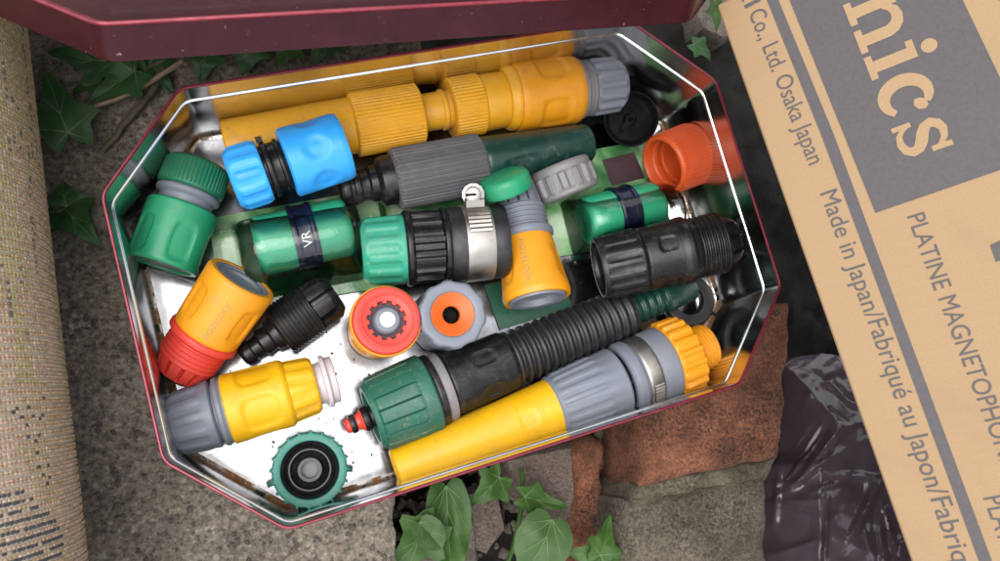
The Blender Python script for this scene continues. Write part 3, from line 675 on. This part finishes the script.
# 10 black round cap
t = T('round_cap', 'black round dished cap leaning in the corner by the grey nut', 'cap', (631, 119), None, 19, 8, up=(-.30, -.28, .9))
t.part('dish', [(0, 0), (0, 22), (3, 26), (13, 27.5), (15, 27), (15, 25.5), (7, 23.5), (3.5, 21), (3, 0)], 'dark_bore', 96)
t.part('hub', [(3, 0), (3, 7), (7, 6), (8, 4), (8, 0)], 'dark_bore', 32); t.box('key', 3.5, 8, -13, 13, 20, 3, 'dark_bore')
# 11 black connector
t = T('threaded_connector', 'black threaded hose connector with open mouth lying over the green coupling', 'hose connector', (598, 269), (737, 239), 33, 52, base_r=34)
t.part('nut', [(22, 0), (22, 24), (4, 26), (0, 27.5), (0, 30.5), (4, 31.5), (8, 30.5, 2), (36, 31, 2), (40, 33), (43, 32), (43, 0)], 'black', 160, wave_rib(16))
t.part('mouth_edge', [(3, 26.2), (-.4, 27.3), (-.4, 28.6), (1, 29)], 'rust_red', 64) if False else None
t.part('bore', [(21, 0), (21, 23.5), (5, 25.6)], 'dark_bore')
t.part('body', [(42, 0), (42, 29), (45, 32), (80, 33), (84, 34), (90, 34), (92, 31), (96, 31), (96, 0)], 'black', 112, dimples=[(-18, 66, 7, 8, 1.6), (70, 66, 9, 9, 2)])
t.part('thread', [(95, 0), (95, 30)]+threads(97, 126, 31, 6, 2)+[(127, 29), (127, 0)], 'black')
t.part('slotted_collet', [(126, 0), (126, 26), (128, 26, -5), (137, 23, -5), (141, 19, -3), (141, 12), (134, 10), (134, 0)], 'black', 160, wave_slot(10, .72))
# 12 orange and red connector
t = T('hose_connector', 'orange yellow connector with red threaded slotted end leaning beside the black threaded collet', 'hose connector', (243, 278), (178, 374), 37, 15, GR, base_r=33)
Lp = t.Lp
t.part('body', [(9, 0), (9, 27), (0, 29), (0, 34), (3, 36), (62, 34), (66, 33), (66, 0)], 'orange_yellow', 120, dimples=[(-50, 36, 9, 16, 2.2), (50, 36, 9, 16, 2.2)])
t.part('end_ring', [(5, 0), (5, 17), (2, 18), (1.5, 22), (3, 23), (3, 25), (.8, 25.5), (.8, 29), (4, 29)], 'grey')
t.part('flange', [(65, 0), (65, 33), (67, 35.5), (72, 35.5), (74, 32), (74, 0)], 'red')
t.part('thread', [(73, 0), (73, 31)]+threads(74, 98, 31, 5, 1.6)+[(98, 29), (98, 0)], 'red')
t.part('slotted_collet', [(97, 0), (97, 29), (99, 29, -5), (112, 25.5, -5), (115, 23), (115, 0)], 'red', 168, wave_slot(12, .78))
t.part('tip', [(114, 0), (114, 20), (118, 19), (119, 17), (119, 0)], 'black')
t.text('print', 'HOZELOCK', 38, -4, 8, (lambda q: 36.35-(q-3)/59*2), 'print_grey', R(180))
# 13 black threaded tail piece
t = T('threaded_tail', 'black threaded collet with barbed tail beside the orange and red connector', 'hose tail', (242, 357), (335, 292), 11, 17, base_r=25)
t.part('tail', [(0, 0), (0, 9), (4, 12), (12, 12), (13, 10), (22, 11), (24, 14), (34, 13), (36, 16), (46, 18), (46, 0)], 'black')
t.part('thread', [(44, 0), (44, 24)]+threads(46, 84, 27, 9, 1.2)+[(85, 26), (85, 0)], 'black')
t.part('slotted_collet', [(84, 0), (84, 21), (86, 26, -8), (106, 25, -8), (113, 19, -6), (114, 13), (108, 11), (108, 0)], 'black', 160, wave_slot(8, .66))
# 14 red end-on connector
t = T('hose_connector', 'upright yellow connector showing its red toothed collar and white centre', 'hose connector', (387, 320), None, 46, 45, GR, up=(.04, .03, 1))
Lp = t.Lp
t.part('body', [(0, 0), (0, 27), (3, 30), (Lp-18, 36), (Lp-9, 36.5), (Lp-6, 36), (Lp-6, 34), (Lp-9, 33.5), (Lp-9, 0)], 'orange_yellow', 112, dimples=[(a, Lp-34, 10, 14, 2) for a in (0, 90, 180, 270)])
t.part('toothed_collar', [(Lp-9, 0), (Lp-9, 33.6), (Lp-2, 34.4), (Lp+.5, 33), (Lp+.5, 28), (Lp, 24, 0), (Lp-.8, 21.5, 0), (Lp-1, 20, -2.6), (Lp-5, 19.5, -2.6), (Lp-8.5, 20), (Lp-8.6, 0)], 'red', 216, wave_slot(12, .55))
t.part('groove', [(Lp+.9, 27.2), (Lp+1.5, 26.6), (Lp+1.4, 25.6), (Lp+.7, 25)], 'red', 64)
t.part('socket_wall', [(Lp-8.2, 0), (Lp-8.2, 20.5), (Lp-5, 20.4)], 'collet_purple', 48)
t.part('stem', [(Lp-6, 0), (Lp-6, 14), (Lp-2, 14), (Lp+3, 12.5), (Lp+4, 11), (Lp+4, 0)], 'grey', 48)
t.part('pin', [(Lp+3, 0), (Lp+3, 8), (Lp+5, 8), (Lp+6, 7), (Lp+6, 0)], 'white', 48)
# 15 grey nut with orange centre
t = T('hose_connector', 'upright grey lugged nut with orange funnel centre beside the red collar', 'hose connector', (453, 314), None, 44, 43, GR, up=(0, -.02, 1))
Lp = t.Lp
t.part('nut', [(0, 0), (0, 28), (3, 33, 1.2), (Lp-3, 33.5, 1.6), (Lp, 32, .8), (Lp+.5, 29), (Lp, 24), (Lp-1, 22.4), (Lp-24, 22), (Lp-24, 0)], 'grey', 150, wave_rib(10, .3, 1.6))
t.part('funnel', [(Lp-23, 0), (Lp-23, 8), (Lp-8, 9), (Lp-7, 11), (Lp-1.5, 21), (Lp-1, 22.3), (Lp-4, 22.2)], 'bright_orange', 64)
t.part('funnel_bore', [(Lp-22.4, 0), (Lp-22.4, 7.8), (Lp-11, 8.6)], 'dark_bore', 32)
# 16 corrugated hose with connector
t = T('corrugated_hose', 'black corrugated hose piece with dark green nut, black socket and red tipped stem', 'hose', (345, 427), (692, 285), 21, 19, base_r=37)
t.part('stem_tip', [(0, 0), (0, 5), (2, 7), (5, 7), (6, 6), (14, 8), (16, 11), (18, 11), (18, 0)], 'red', 40)
t.part('o_ring', [(4.5, 6), (5, 8.6), (7.5, 9), (10, 8.6), (10.5, 6)], 'black', 40)
t.part('stem', [(15, 0), (15, 9), (17, 12), (22, 12), (23, 10), (28, 11), (30, 20), (34, 24), (34, 0)], 'black', 48)
t.part('nut', [(28, 0), (28, 23), (24, 25), (24, 31), (28, 33), (30, 33, 2.6), (66, 35.5, 2.6), (69, 38), (80, 38.5), (82, 36), (82, 0)], 'nut_green', 216, (lambda th: wave_slot(18, .84)(th)*-1+1))
t.part('washer', [(81, 0), (81, 34), (84, 36), (88, 36), (89, 34), (89, 0)], 'black')
t.part('worn_ring', [(88.5, 0), (88.5, 33), (91, 34), (97, 34), (98, 32), (98, 0)], 'warm_grey')
t.part('socket', [(97, 0), (97, 29), (100, 31.5), (160, 30), (163, 28), (163, 0)], 'black', 112, dimples=[(-22, 134, 7, 10, 1.8), (46, 134, 7, 9, 1.8)])
pr = [(160, 0), (160, 22)]
for i in range(15):
    a = 162+i*8.9; pr += [(a, 24), (a+2, 28-i*.12), (a+4.6, 28.4-i*.12), (a+6.6, 24)]
t.part('corrugated_tube', pr+[(297, 24), (297, 0)], 'rubber', 72, rnd=1.5)
pr = [(296, 0), (296, 17)]
for i in range(4): a = 298+i*9; pr += [(a, 15), (a+1.5, 17), (a+5, 17), (a+6.5, 15)]
t.part('barbed_insert', pr+[(336, 15), (338, 18), (372, 16), (374, 0)], 'bottle_green', 48)
# 17 big yellow nozzle
t = T('spray_nozzle', 'bright yellow nozzle with grey collar, steel clamp and yellow nut, lying nearest the bricks', 'hose nozzle', (395, 470), (713, 343), 20, 27, base_r=38)
t.part('barrel', [(8, 0), (8, 12), (0, 14), (0, 18), (2, 20.5), (60, 24), (110, 26), (163, 29), (163, 0)], 'bright_yellow', 112, dimples=[(6, 128, 7, 8, .8)])
t.part('ribbed_collar', [(158, 0), (158, 27), (161, 31), (164, 31, 0), (168, 31, 1.7), (206, 34, 1.7), (210, 34.5), (229, 36), (231, 34), (231, 0)], 'grey', 192, wave_rib(20, 0, 2.6))
t.part('gap_ring', [(230, 0), (230, 30), (236, 30), (236, 0)], 'dark_bore')
t.part('ring', [(235, 0), (235, 34), (238, 37.5), (246, 37.5), (248, 35), (250, 35), (250, 0)], 'grey')
cl = t.part('hose_clamp', [(249, 34), (249, 36), (251, 37), (263, 37), (265, 36), (265, 34)], 'clamp_steel', 96)
V, Fc = [], []
for i in range(17):
    th = R(28+42*i/16)
    for tt in (252, 262): V.append(t.pt(tt, 37.5+(1 if i % 2 else 0), th))
    if i: Fc.append((2*i-2, 2*i-1, 2*i+1, 2*i))
obj('clamp_teeth', V, Fc, 'clamp_steel', cl, smooth=False)
t.part('sleeve', [(264, 0), (264, 35), (266, 38), (283, 39), (285, 37), (285, 0)], 'grey')
t.part('nut', [(284, 0), (284, 37), (286, 38.5, 1), (288, 38.5, 3.4), (310, 38, 3.4), (313, 36), (313, 0)], 'orange_yellow', 168, wave_rib(20, 0, 1.8))
t.part('thread', [(312, 0), (312, 22)]+threads(313, 334, 24, 6, 1.6)+[(336, 23), (338, 21), (338, 14), (322, 13), (322, 0)], 'orange_yellow')
# 18 yellow connector with grey nut
t = T('hose_connector', 'bright yellow snap connector with grey nut and clear end ring beside the teal ridged cap', 'hose connector', (170, 426), (341, 377), 20, 20, GR, base_r=35)
t.part('nut', [(6, 0), (6, 16), (0, 18), (0, 24), (4, 28), (10, 29, 2.4), (32, 31, 2.4), (36, 33), (44, 34), (46, 31), (46, 0)], 'grey', 144, wave_rib(12, .5, 1.8))
t.part('flange', [(45, 0), (45, 29), (48, 29), (49, 34), (53, 35), (55, 33), (58, 33), (58, 0)], 'grey')
t.part('body', [(56, 0), (56, 32), (58, 35), (118, 34.5), (122, 32), (122, 0)], 'bright_yellow', 120, dimples=[(22, 91, 16, 17, 2.4), (-58, 91, 16, 17, 2.4), (108, 91, 16, 17, 2.4)])
t.part('collar', [(121, 0), (121, 31), (124, 30, 1.4), (146, 28, 1.4), (149, 28), (151, 26), (151, 0)], 'bright_yellow', 144, wave_rib(12, 0, 1.6))
t.part('end_ring', [(150, 0), (150, 21), (158, 21), (159, 27), (163, 27.5), (165, 24), (171, 24), (172, 22), (172, 14), (164, 12), (164, 0)], 'milky')
# 19 teal cap, end on
t = T('ridged_cap', 'teal ridged cap lying mouth up with black rings inside on the bare tin floor', 'screw cap', (310, 470), None, 27, 26, up=(0, 0, 1))
Lp = t.Lp
t.part('cap', [(0, 0), (0, 34), (3, 37, .5), (Lp-2, 37, 2.4), (Lp, 36, 1), (Lp+.4, 34), (Lp, 29.2), (Lp-1, 28.6), (Lp-18, 28), (Lp-18, 0)], 'teal', 320, wave_slot(20, .86, .2) and (lambda th: 1 if ((20*th/(2*math.pi)) % 1) < .2 else 0))
t.part('washer', [(Lp-17.8, 0), (Lp-17.8, 28), (Lp-4, 28.3), (Lp-4, 25), (Lp-8, 24.5), (Lp-8, 21), (Lp-5, 20.5), (Lp-5, 19), (Lp-10, 18), (Lp-10, 13)], 'dark_bore', 64)
t.part('inner_ring', [(Lp-5.5, 21.4), (Lp-3.6, 21), (Lp-3.6, 19.6), (Lp-5.5, 19)], 'dark_grey', 64)
t.part('centre_tube', [(Lp-14, 8.2), (Lp-3, 8.4), (Lp-3, 12), (Lp-12, 12.4)], 'dark_grey', 48)
t.part('tube_floor', [(Lp-12, 0), (Lp-12, 8.3)], 'warm_grey', 32)
for a in (95, 250): t.box('lug', 8, 14, 36, 45, a, 3, 'nut_green')
# 20 black washer leaning by the right wall
t = T('rubber_washer', 'thick black rubber ring lying between the yellow threaded nut and the hose end', 'washer', (690, 300), None, 13, 8, up=(-.1, 0, 1))
t.part('ring', [(0, 15), (0, 24), (3, 27), (10, 27), (13, 25), (13, 15), (10, 14), (3, 14), (0, 15)], 'rubber', 72)
# 21 dark green film strip under the yellow connector
V = [P(x, y, ZB+dz) for dz in (.0004, .0012) for x, y in ((484, 285), (560, 268), (572, 308), (500, 330))]
tag(obj('plastic_strip', V, [(0, 1, 2, 3), (4, 5, 6, 7), (0, 1, 5, 4), (1, 2, 6, 5), (2, 3, 7, 6), (3, 0, 4, 7)], 'dark_green_film', smooth=False), 'dark green plastic strip on the tin base beneath the printed yellow connector', 'strip')

# ------------------------------------------------------------------ ivy
HALF = [(0, -.03), (.10, -.14), (.30, -.24), (.40, -.10), (.42, .06), (.66, .18), (.60, .28), (.38, .36), (.27, .52), (.18, .74), (.07, .96), (0, 1.04)]
ROUND = [(0, .0), (.16, -.10), (.36, -.06), (.50, .12), (.56, .34), (.52, .56), (.40, .76), (.22, .92), (.08, 1.0), (0, 1.02)]
def leaf(parent, p0, p1, z0, z1, wid=1.0, mat='ivy', shape=HALF, fold=.16, seed=0, twist=0.0):
    A_, B_ = P(*p0, z0), P(*p1, z1); y = B_-A_; ln = y.length; y.normalize()
    x = y.cross(Vector((0, 0, 1))).normalized(); z = x.cross(y)
    q = Matrix.Rotation(twist, 3, y); x = q @ x; z = q @ z
    half = []
    for i in range(len(shape)-1):
        a, b2 = shape[i], shape[i+1]
        for k in range(3): t = k/3; half.append((a[0]+(b2[0]-a[0])*t, a[1]+(b2[1]-a[1])*t))
    half.append(shape[-1]); rnd_ = random.Random(seed)
    half = [(0, half[0][1])]+[(a*(1+rnd_.uniform(-.025, .025)), b2+rnd_.uniform(-.006, .006)) for a, b2 in half[1:-1]]+[half[-1]]
    def surf(a, b2, up=0):
        h = fold*abs(a)-.22*(b2-.4)**2+.05*math.sin(5*b2+seed)+.06*noise.noise(Vector((a*3, b2*3, seed)))-.12*a*a
        return A_+x*(a*wid*ln)+y*(b2*ln)+z*((h+up)*ln*1.1)
    V, Fc = [], []; rows = []
    for side in (1, -1):
        ids = []
        for a, b2 in half:
            row = []
            for k in range(6):
                f = k/5; row.append(len(V)); V.append(surf(side*a*f, b2*(.55+.45*f)+.45*(1-f)*max(0, min(1, b2)) if False else b2+(max(0, b2)-b2)*(1-f)))
            ids.append(row)
        for i in range(len(ids)-1):
            for k in range(5):
                Fc.append((ids[i][k], ids[i][k+1], ids[i+1][k+1], ids[i+1][k]))
    me_o = obj('leaf', V, Fc, mat, parent, ang=60)
    Vv, Fv = [], []
    ends = [(0, .97), (.56, .20), (-.56, .20), (.30, -.17), (-.30, -.17), (.2, .62), (-.2, .62)] if shape is HALF else [(0, .95), (.42, .5), (-.42, .5), (.38, .2), (-.38, .2), (.3, .75), (-.3, .75)]
    for n_, (ea, eb) in enumerate(ends):
        sa, sb = (0, 0) if n_ < 5 else (0, .28); b0 = len(Vv)
        for k in range(7):
            f = k/6; wv = .010*(1-.75*f); a, b2 = sa+(ea-sa)*f, sb+(eb-sb)*f; d = Vector((ea-sa, eb-sb)).normalized()
            Vv.append(surf(a-d.y*wv, b2+d.x*wv, .012)); Vv.append(surf(a+d.y*wv, b2-d.x*wv, .012))
            if k: Fv.append((b0+2*k-2, b0+2*k-1, b0+2*k+1, b0+2*k))
    obj('veins', Vv, Fv, 'vein', me_o, smooth=False)
def stem(parent, pts, r0, r1, mat='stem', name='stem'):
    w_ = [P(a, b2, c) for a, b2, c in pts]; out = []
    for i in range(len(w_)-1):
        for k in range(4): out.append(w_[i].lerp(w_[i+1], k/4)+Vector([random.uniform(-1, 1)*r0*.4 for _ in range(3)]))
    out.append(w_[-1]); n = len(out)
    return obj(name, *tube(out, [r0+(r1-r0)*i/(n-1) for i in range(n)], 7), mat, parent)
g = empty('ivy_plant', 'ivy with dark green lobed leaves growing between rug and lid', 'ivy', Matrix.Translation(P(110, 100, 0)), 'ivy on the ground')
leaf(g, (68, 133), (44, 70), .014, .016, .80, 'ivy_dark', seed=1, fold=.1)
leaf(g, (135, 72), (90, 100), .012, .010, .8, 'ivy_dark', seed=2)
leaf(g, (110, 62), (48, 52), .010, .006, .7, 'ivy_dark', seed=3)
leaf(g, (150, 62), (172, 92), .006, .004, .8, 'ivy_dark', seed=4)
leaf(g, (98, 82), (72, 92), .008, .005, .8, 'ivy', seed=5)
leaf(g, (206, 52), (200, 82), .010, .006, 1.1, 'ivy_dark', seed=6); leaf(g, (250, 46), (242, 74), .010, .008, 1.2, 'ivy_dark', seed=7)
leaf(g, (292, 42), (276, 66), .010, .008, 1.0, 'ivy', seed=8); leaf(g, (330, 36), (312, 62), .008, .006, 1.1, 'ivy_dark', seed=81); leaf(g, (180, 30), (150, 60), .010, .008, 1.1, 'ivy_dark', seed=82)
leaf(g, (120, 50), (150, 74), .012, .007, .9, 'ivy_dark', seed=83)
stem(g, [(68, 133, .012), (90, 100, .008), (130, 75, .004), (190, 50, .004), (330, 20, .004)], .0011, .0016)
stem(g, [(100, 152, .001), (130, 118, .003), (150, 95, .004), (165, 70, .004)], .0018, .0028)
g = empty('ivy_plant', 'small dark ivy sprig on bare concrete between the rug and the tin', 'ivy', Matrix.Translation(P(72, 215, 0)), 'ivy on the ground')
leaf(g, (63, 207), (97, 243), .008, .010, .85, 'ivy_dark', seed=11, fold=.1); stem(g, [(63, 207, .007), (50, 212, .004), (40, 230, .001)], .0009, .0009)
leaf(g, (66, 205), (62, 180), .007, .004, 1.1, 'ivy_dark', seed=12)
g = empty('ivy_plant', 'bright green ivy with pale veined leaves growing in the gap between slab and bricks', 'ivy', Matrix.Translation(P(480, 540, -.05)), 'ivy on the ground')
leaf(g, (446, 486), (452, 575), -.020, -.012, .50, 'ivy', ROUND, seed=21, fold=.2)
leaf(g, (432, 528), (385, 575), -.010, -.014, .75, 'ivy', seed=22); leaf(g, (420, 522), (442, 548), -.006, -.006, .8, 'ivy_pale', ROUND, seed=23, fold=.4)
leaf(g, (500, 478), (470, 505), -.026, -.028, .9, 'ivy', seed=24); leaf(g, (553, 520), (527, 575), -.008, -.010, .92, 'ivy_pale', ROUND, seed=25, fold=.05)
leaf(g, (600, 555), (612, 515), -.010, -.014, .75, 'ivy', seed=26); leaf(g, (600, 556), (566, 552), -.012, -.012, .8, 'ivy', seed=27); leaf(g, (525, 497), (568, 507), -.020, -.022, .55, 'ivy', seed=28)
leaf(g, (625, 556), (618, 590), -.014, -.014, .9, 'ivy', seed=30)
stem(g, [(521, 468, -.03), (524, 497, -.025), (515, 540, -.045), (505, 570, -.06)], .0013, .0016, 'ivy'); stem(g, [(410, 500, -.04), (420, 522, -.02), (432, 530, -.012)], .0012, .001); stem(g, [(600, 556, -.012), (575, 575, -.03), (540, 580, -.06)], .0010, .0012)
g = empty('ivy_plant', 'small dark ivy leaves in the shade by the carton corner nearest the lid', 'ivy', Matrix.Translation(P(725, 30, -.05)), 'ivy on the ground')
leaf(g, (716, 4), (717, 32), -.02, -.03, .7, 'ivy', seed=41); leaf(g, (695, 44), (712, 60), -.06, -.065, .8, 'ivy_dark', seed=43)
V, Fc = tube([P(93, 107, .006), P(115, 100, .008), P(140, 89, .009), P(160, 76, .010), P(182, 62, .010)], [.0011, .0012, .0013, .0014, .0015], 8)
tag(obj('twig', V, Fc, 'dry_twig'), 'thin dry brown twig lying over the ivy by the tin corner', 'twig')

# ------------------------------------------------------------------ cardboard carton, leaning towards the tin
bp0, bp1 = Pd(719, 12, .372), Pd(911.5, 561, .318)
el = (bp1-bp0).normalized()
vd = BT @ Vector((0, 0, 1)); side0 = vd.cross(el); side0 = -side0 if (BT.transposed() @ side0).x < 0 else side0; side0.normalize()
nb = side0.cross(el); nb = nb if nb.dot(vd) > 0 else -nb
bt = R(24); er = (side0*math.cos(bt)+nb*math.sin(bt)).normalized(); nb = (nb*math.cos(bt)-side0*math.sin(bt)).normalized()
BO = bp0-el*.004
bw, bl, bh = .36, .46, .15
box = empty('cardboard_carton', 'brown cardboard carton with dark printed block and lettering leaning beside the tin', 'carton', Matrix.Translation(BO+er*bw/2+el*bl/2-nb*bh) @ Matrix((er, -el, nb)).transposed().to_4x4())
cs = [BO-nb*h+er*a+el*b2 for h in (bh, 0) for a, b2 in ((0, 0), (bw, 0), (bw, bl), (0, bl))]
me = bmesh.new(); vv = [me.verts.new(MW[box.name].inverted() @ c) for c in cs]
for f_ in ((0, 3, 2, 1), (4, 5, 6, 7), (0, 1, 5, 4), (1, 2, 6, 5), (2, 3, 7, 6), (3, 0, 4, 7)): me.faces.new([vv[i] for i in f_])
bmesh.ops.recalc_face_normals(me, faces=me.faces); bmesh.ops.bevel(me, geom=list(me.edges), offset=.0016, segments=3, affect='EDGES', profile=.6)
mm = bpy.data.meshes.new('box_body'); me.to_mesh(mm); me.free(); finish(mm, 'cardboard'); bo = bpy.data.objects.new('box_body', mm); COL.objects.link(bo); bo.parent = box
def on_box(px, py, lift=.00025): return Pp(px, py, BO, nb)+nb*lift
def poly_box(name, pts, mat='box_ink', lift=.00025):
    return obj(name, [on_box(*p, lift) for p in pts], [tuple(range(len(pts)))], mat, box, smooth=False)
def line_text(string, p0, p1, cap, bold=0.0, fit=None):
    """string along the baseline from pixel p0 to p1; cap = capital height in pixels"""
    vs, fs = text_mesh(string, bold); w_ = max(v[0] for v in vs); a, b2 = on_box(*p0), on_box(*p1); d = (b2-a); ln = d.length; d.normalize()
    up = nb.cross(d); up = up if up.dot(er) > 0 else -up
    k = 1.1*cap*mpp(a)/.72
    return obj('lettering', [a+d*(x/w_*ln)+up*(y*k) for x, y in vs], fs, 'box_ink', box, smooth=False, recalc=False)
poly_box('print_stripe', [(766, -2), (777.5, -2), (834, 135), (888, 281), (992, 561), (979, 561), (876, 281), (822, 137)])
poly_box('print_block', [(789, -1), (962, -1), (1012, 103), (1012, 166), (875.5, 213)])
line_text('al', (737, -11), (745.5, 9), 15); line_text('Co., Ltd. Osaka Japan', (748.5, 14), (809, 166), 15)
line_text('Made in Japan/', (820, 194), (866.5, 320), 15.5); line_text('Fabriqué au Japon/', (867.5, 322), (929, 496), 16.5); line_text('Fabriqué', (930.5, 499), (963, 590), 17)
line_text('PLATINE', (907, 217), (934.5, 291), 15); line_text('MAGNETOPHONE', (938, 299), (1003, 468), 15.5); line_text('PLATINE', (983, 498), (1012, 575), 17)
poly_box('print_mark', [(990, 245), (1030, 228), (1038, 246), (996, 262)])
# slab-serif letters on the block
lo_ = on_box(899, 151, .0004); li_ = on_box(863.4, 59, .0004); ld = (lo_-li_).normalized(); lu = nb.cross(ld); lu = lu if lu.dot(er) > 0 else -lu
XH = 46*mpp(lo_)
def glyph(name, u0, polys):
    V, Fc = [], []
    for i, pl in enumerate(polys):
        b0 = len(V); V += [li_+ld*((u0+a)*XH)+lu*(b2*XH)+nb*(.00002*i) for a, b2 in pl]
        if len(pl) == 4: Fc.append(tuple(range(b0, b0+4)))
        else:
            h = len(pl)//2
            for k in range(h-1): Fc.append((b0+k, b0+k+1, b0+2*h-2-k, b0+2*h-1-k))
    obj(name, V, Fc, 'cardboard', box, smooth=False, recalc=False)
def rect(a0, b0, a1, b1): return [(a0, b0), (a1, b0), (a1, b1), (a0, b1)]
def ribbon(path):
    """path of (x, y, width) -> closed strip outline"""
    Lf, Rt = [], []
    for i, (x, y, w_) in enumerate(path):
        a, b2 = path[max(i-1, 0)], path[min(i+1, len(path)-1)]; d = Vector((b2[0]-a[0], b2[1]-a[1])).normalized()
        Lf.append((x-d.y*w_/2, y+d.x*w_/2)); Rt.append((x+d.y*w_/2, y-d.x*w_/2))
    return Lf+Rt[::-1]
def arc(cx, cy, rx, ry, a0, a1, wf, n=26):
    return [(cx+rx*math.cos(R(a0+(a1-a0)*i/n)), cy+ry*math.sin(R(a0+(a1-a0)*i/n)), wf(i/n)) for i in range(n+1)]
glyph('letter_i', 0, [rect(0, 0, .56, .15), rect(.15, .15, .42, 1.0), rect(0, .85, .15, 1.0), arc_ := ribbon([(.285+.155*math.cos(R(a)), 1.27+.0*a, .001) for a in (0, 1)])] if False else [rect(0, 0, .56, .15), rect(.15, .15, .42, 1.0), rect(0, .85, .15, 1.0)])
V = [li_+ld*((.285+.16*math.cos(2*math.pi*k/28))*XH)+lu*((1.26+.16*math.sin(2*math.pi*k/28))*XH) for k in range(28)]
obj('letter_dot', V, [tuple(range(28))], 'cardboard', box, smooth=False, recalc=False)
nw = lambda f: .20
glyph('letter_n', -1.36, [rect(0, 0, .56, .15), rect(.15, .15, .42, 1.0), rect(0, .85, .15, 1.0), rect(.70, 0, 1.26, .15), rect(.85, .15, 1.12, .62),
      ribbon([(.40, .70, .10), (.46, .82, .16), (.56, .90, .20), (.70, .92, .22), (.84, .88, .25), (.94, .78, .27), (.985, .66, .27), (.985, .60, .27)])])
glyph('letter_c', .68, [ribbon(arc(.50, .50, .38, .44, 52, 318, lambda f: .13+.16*math.sin(math.pi*min(1, max(0, (f*1.0))))**.8)), ribbon([(.62, .62, .02), (.68, .66, .20), (.78, .74, .26), (.86, .80, .10)])])
sp = [(.80, .62, .06), (.74, .78, .10), (.60, .90, .13), (.42, .93, .17), (.28, .86, .20), (.21, .74, .21), (.26, .62, .22), (.40, .53, .24), (.56, .46, .24), (.68, .37, .22), (.71, .25, .21), (.64, .13, .18), (.48, .07, .15), (.30, .09, .12), (.18, .20, .10), (.12, .36, .05)]
glyph('letter_s', 1.68, [ribbon(sp), rect(.72, .60, .84, 1.0), rect(.06, 0.0, .17, .38)])
# props that hold the carton up
low = min(cs[:4], key=lambda c: c.z)
for i, f_ in enumerate(((.50, .75), (.82, .70))):
    c = BO-nb*(bh)+er*bw*f_[0]+el*bl*f_[1]
    rough_block('y', [(c.x-.045, c.y-.05), (c.x+.045, c.y-.05), (c.x+.045, c.y+.05), (c.x-.045, c.y+.05)], c.z-.035, GZ-.02, 'brick', None, .002, 50+i, 12, 12, 50, .006)
    o = bpy.data.objects['y']; o.name = 'prop_brick'; tag(o, ['red brick hidden under the middle of the carton', 'taller red brick hidden under the raised side of the carton'][i], 'brick')

# ------------------------------------------------------------------ crumpled plastic bag between bricks and carton
bag = empty('plastic_bag', 'crumpled dark translucent plastic bag between the brick and the carton', 'plastic bag', Matrix.Translation(P(820, 480, -.05)))
rnd = random.Random(5); folds = []
for i in range(14):                          # broad soft folds
    a = rnd.uniform(0, math.pi); folds.append((rnd.uniform(750, 960), rnd.uniform(360, 620), math.cos(a), math.sin(a), rnd.uniform(.003, .009), rnd.uniform(14, 34), rnd.uniform(40, 110)))
for i in range(20):                          # sharp creases
    a = rnd.gauss(.35, .55); folds.append((rnd.uniform(755, 930), rnd.uniform(375, 600), math.cos(a), math.sin(a), rnd.uniform(.0012, .0038), rnd.uniform(2.5, 6), rnd.uniform(18, 70)))
for x, y, a, h, w_, l_ in ((812, 466, .72, .008, 9, 46), (838, 398, -1.0, .007, 7, 34), (776, 498, .1, .006, 6, 34), (826, 530, .05, .006, 4, 40), (868, 505, .5, .007, 7, 44), (850, 385, 1.35, .006, 5, 40)):
    folds.append((x, y, math.cos(a), math.sin(a), h, w_, l_))
def bagz(px, py):
    z = 0
    for x, y, c, s_, h, w_, l_ in folds:
        d = (px-x)*c+(py-y)*s_; e = -(px-x)*s_+(py-y)*c
        z += h*max(0, 1-abs(d)/w_)*max(0, 1-(e/l_)**2)
    return z
V, Fc = [], []; nx_, ny_ = 210, 190
left = [(360, 800), (378, 778), (420, 781), (455, 776), (468, 759), (500, 757), (540, 757), (600, 748), (680, 760)]
def lx_(py):
    for (a, x0), (b2, x1) in zip(left, left[1:]):
        if a <= py <= b2: return x0+(x1-x0)*(py-a)/(b2-a)
    return left[-1][1]
for j in range(ny_+1):
    py = 366+(680-366)*j/ny_
    for i in range(nx_+1):
        u = i/nx_; x0 = lx_(py)+2*noise.noise(Vector((py*.09, 0, 0))); px = x0+(1010-x0)*u
        e = min(1, u/.25, (j/ny_)/.2); z = -.050+.040*e+bagz(px, py)*min(1, e*1.2)+.002*noise.noise(Vector((px*.05, py*.05, 3)))
        top = max(0, 1-j/ny_*2.2); V.append(P(px, py+top*(16*noise.noise(Vector((u*5, 1, 2)))+9*noise.noise(Vector((u*15, 4, 2)))-14*(1-abs(2*u-.6))), z))
n = nx_+1; Fc = [(j*n+i, j*n+i+1, (j+1)*n+i+1, (j+1)*n+i) for j in range(ny_) for i in range(nx_)]
obj('film', V, Fc, 'bag_film', bag, ang=40)
V2 = [Vector((v[0], v[1], v[2]-.012-.006*noise.noise(Vector((v[0]*40, v[1]*40, 8))))) for v in V]
obj('inner_film', V2, Fc, 'bag_film', bag, ang=22)
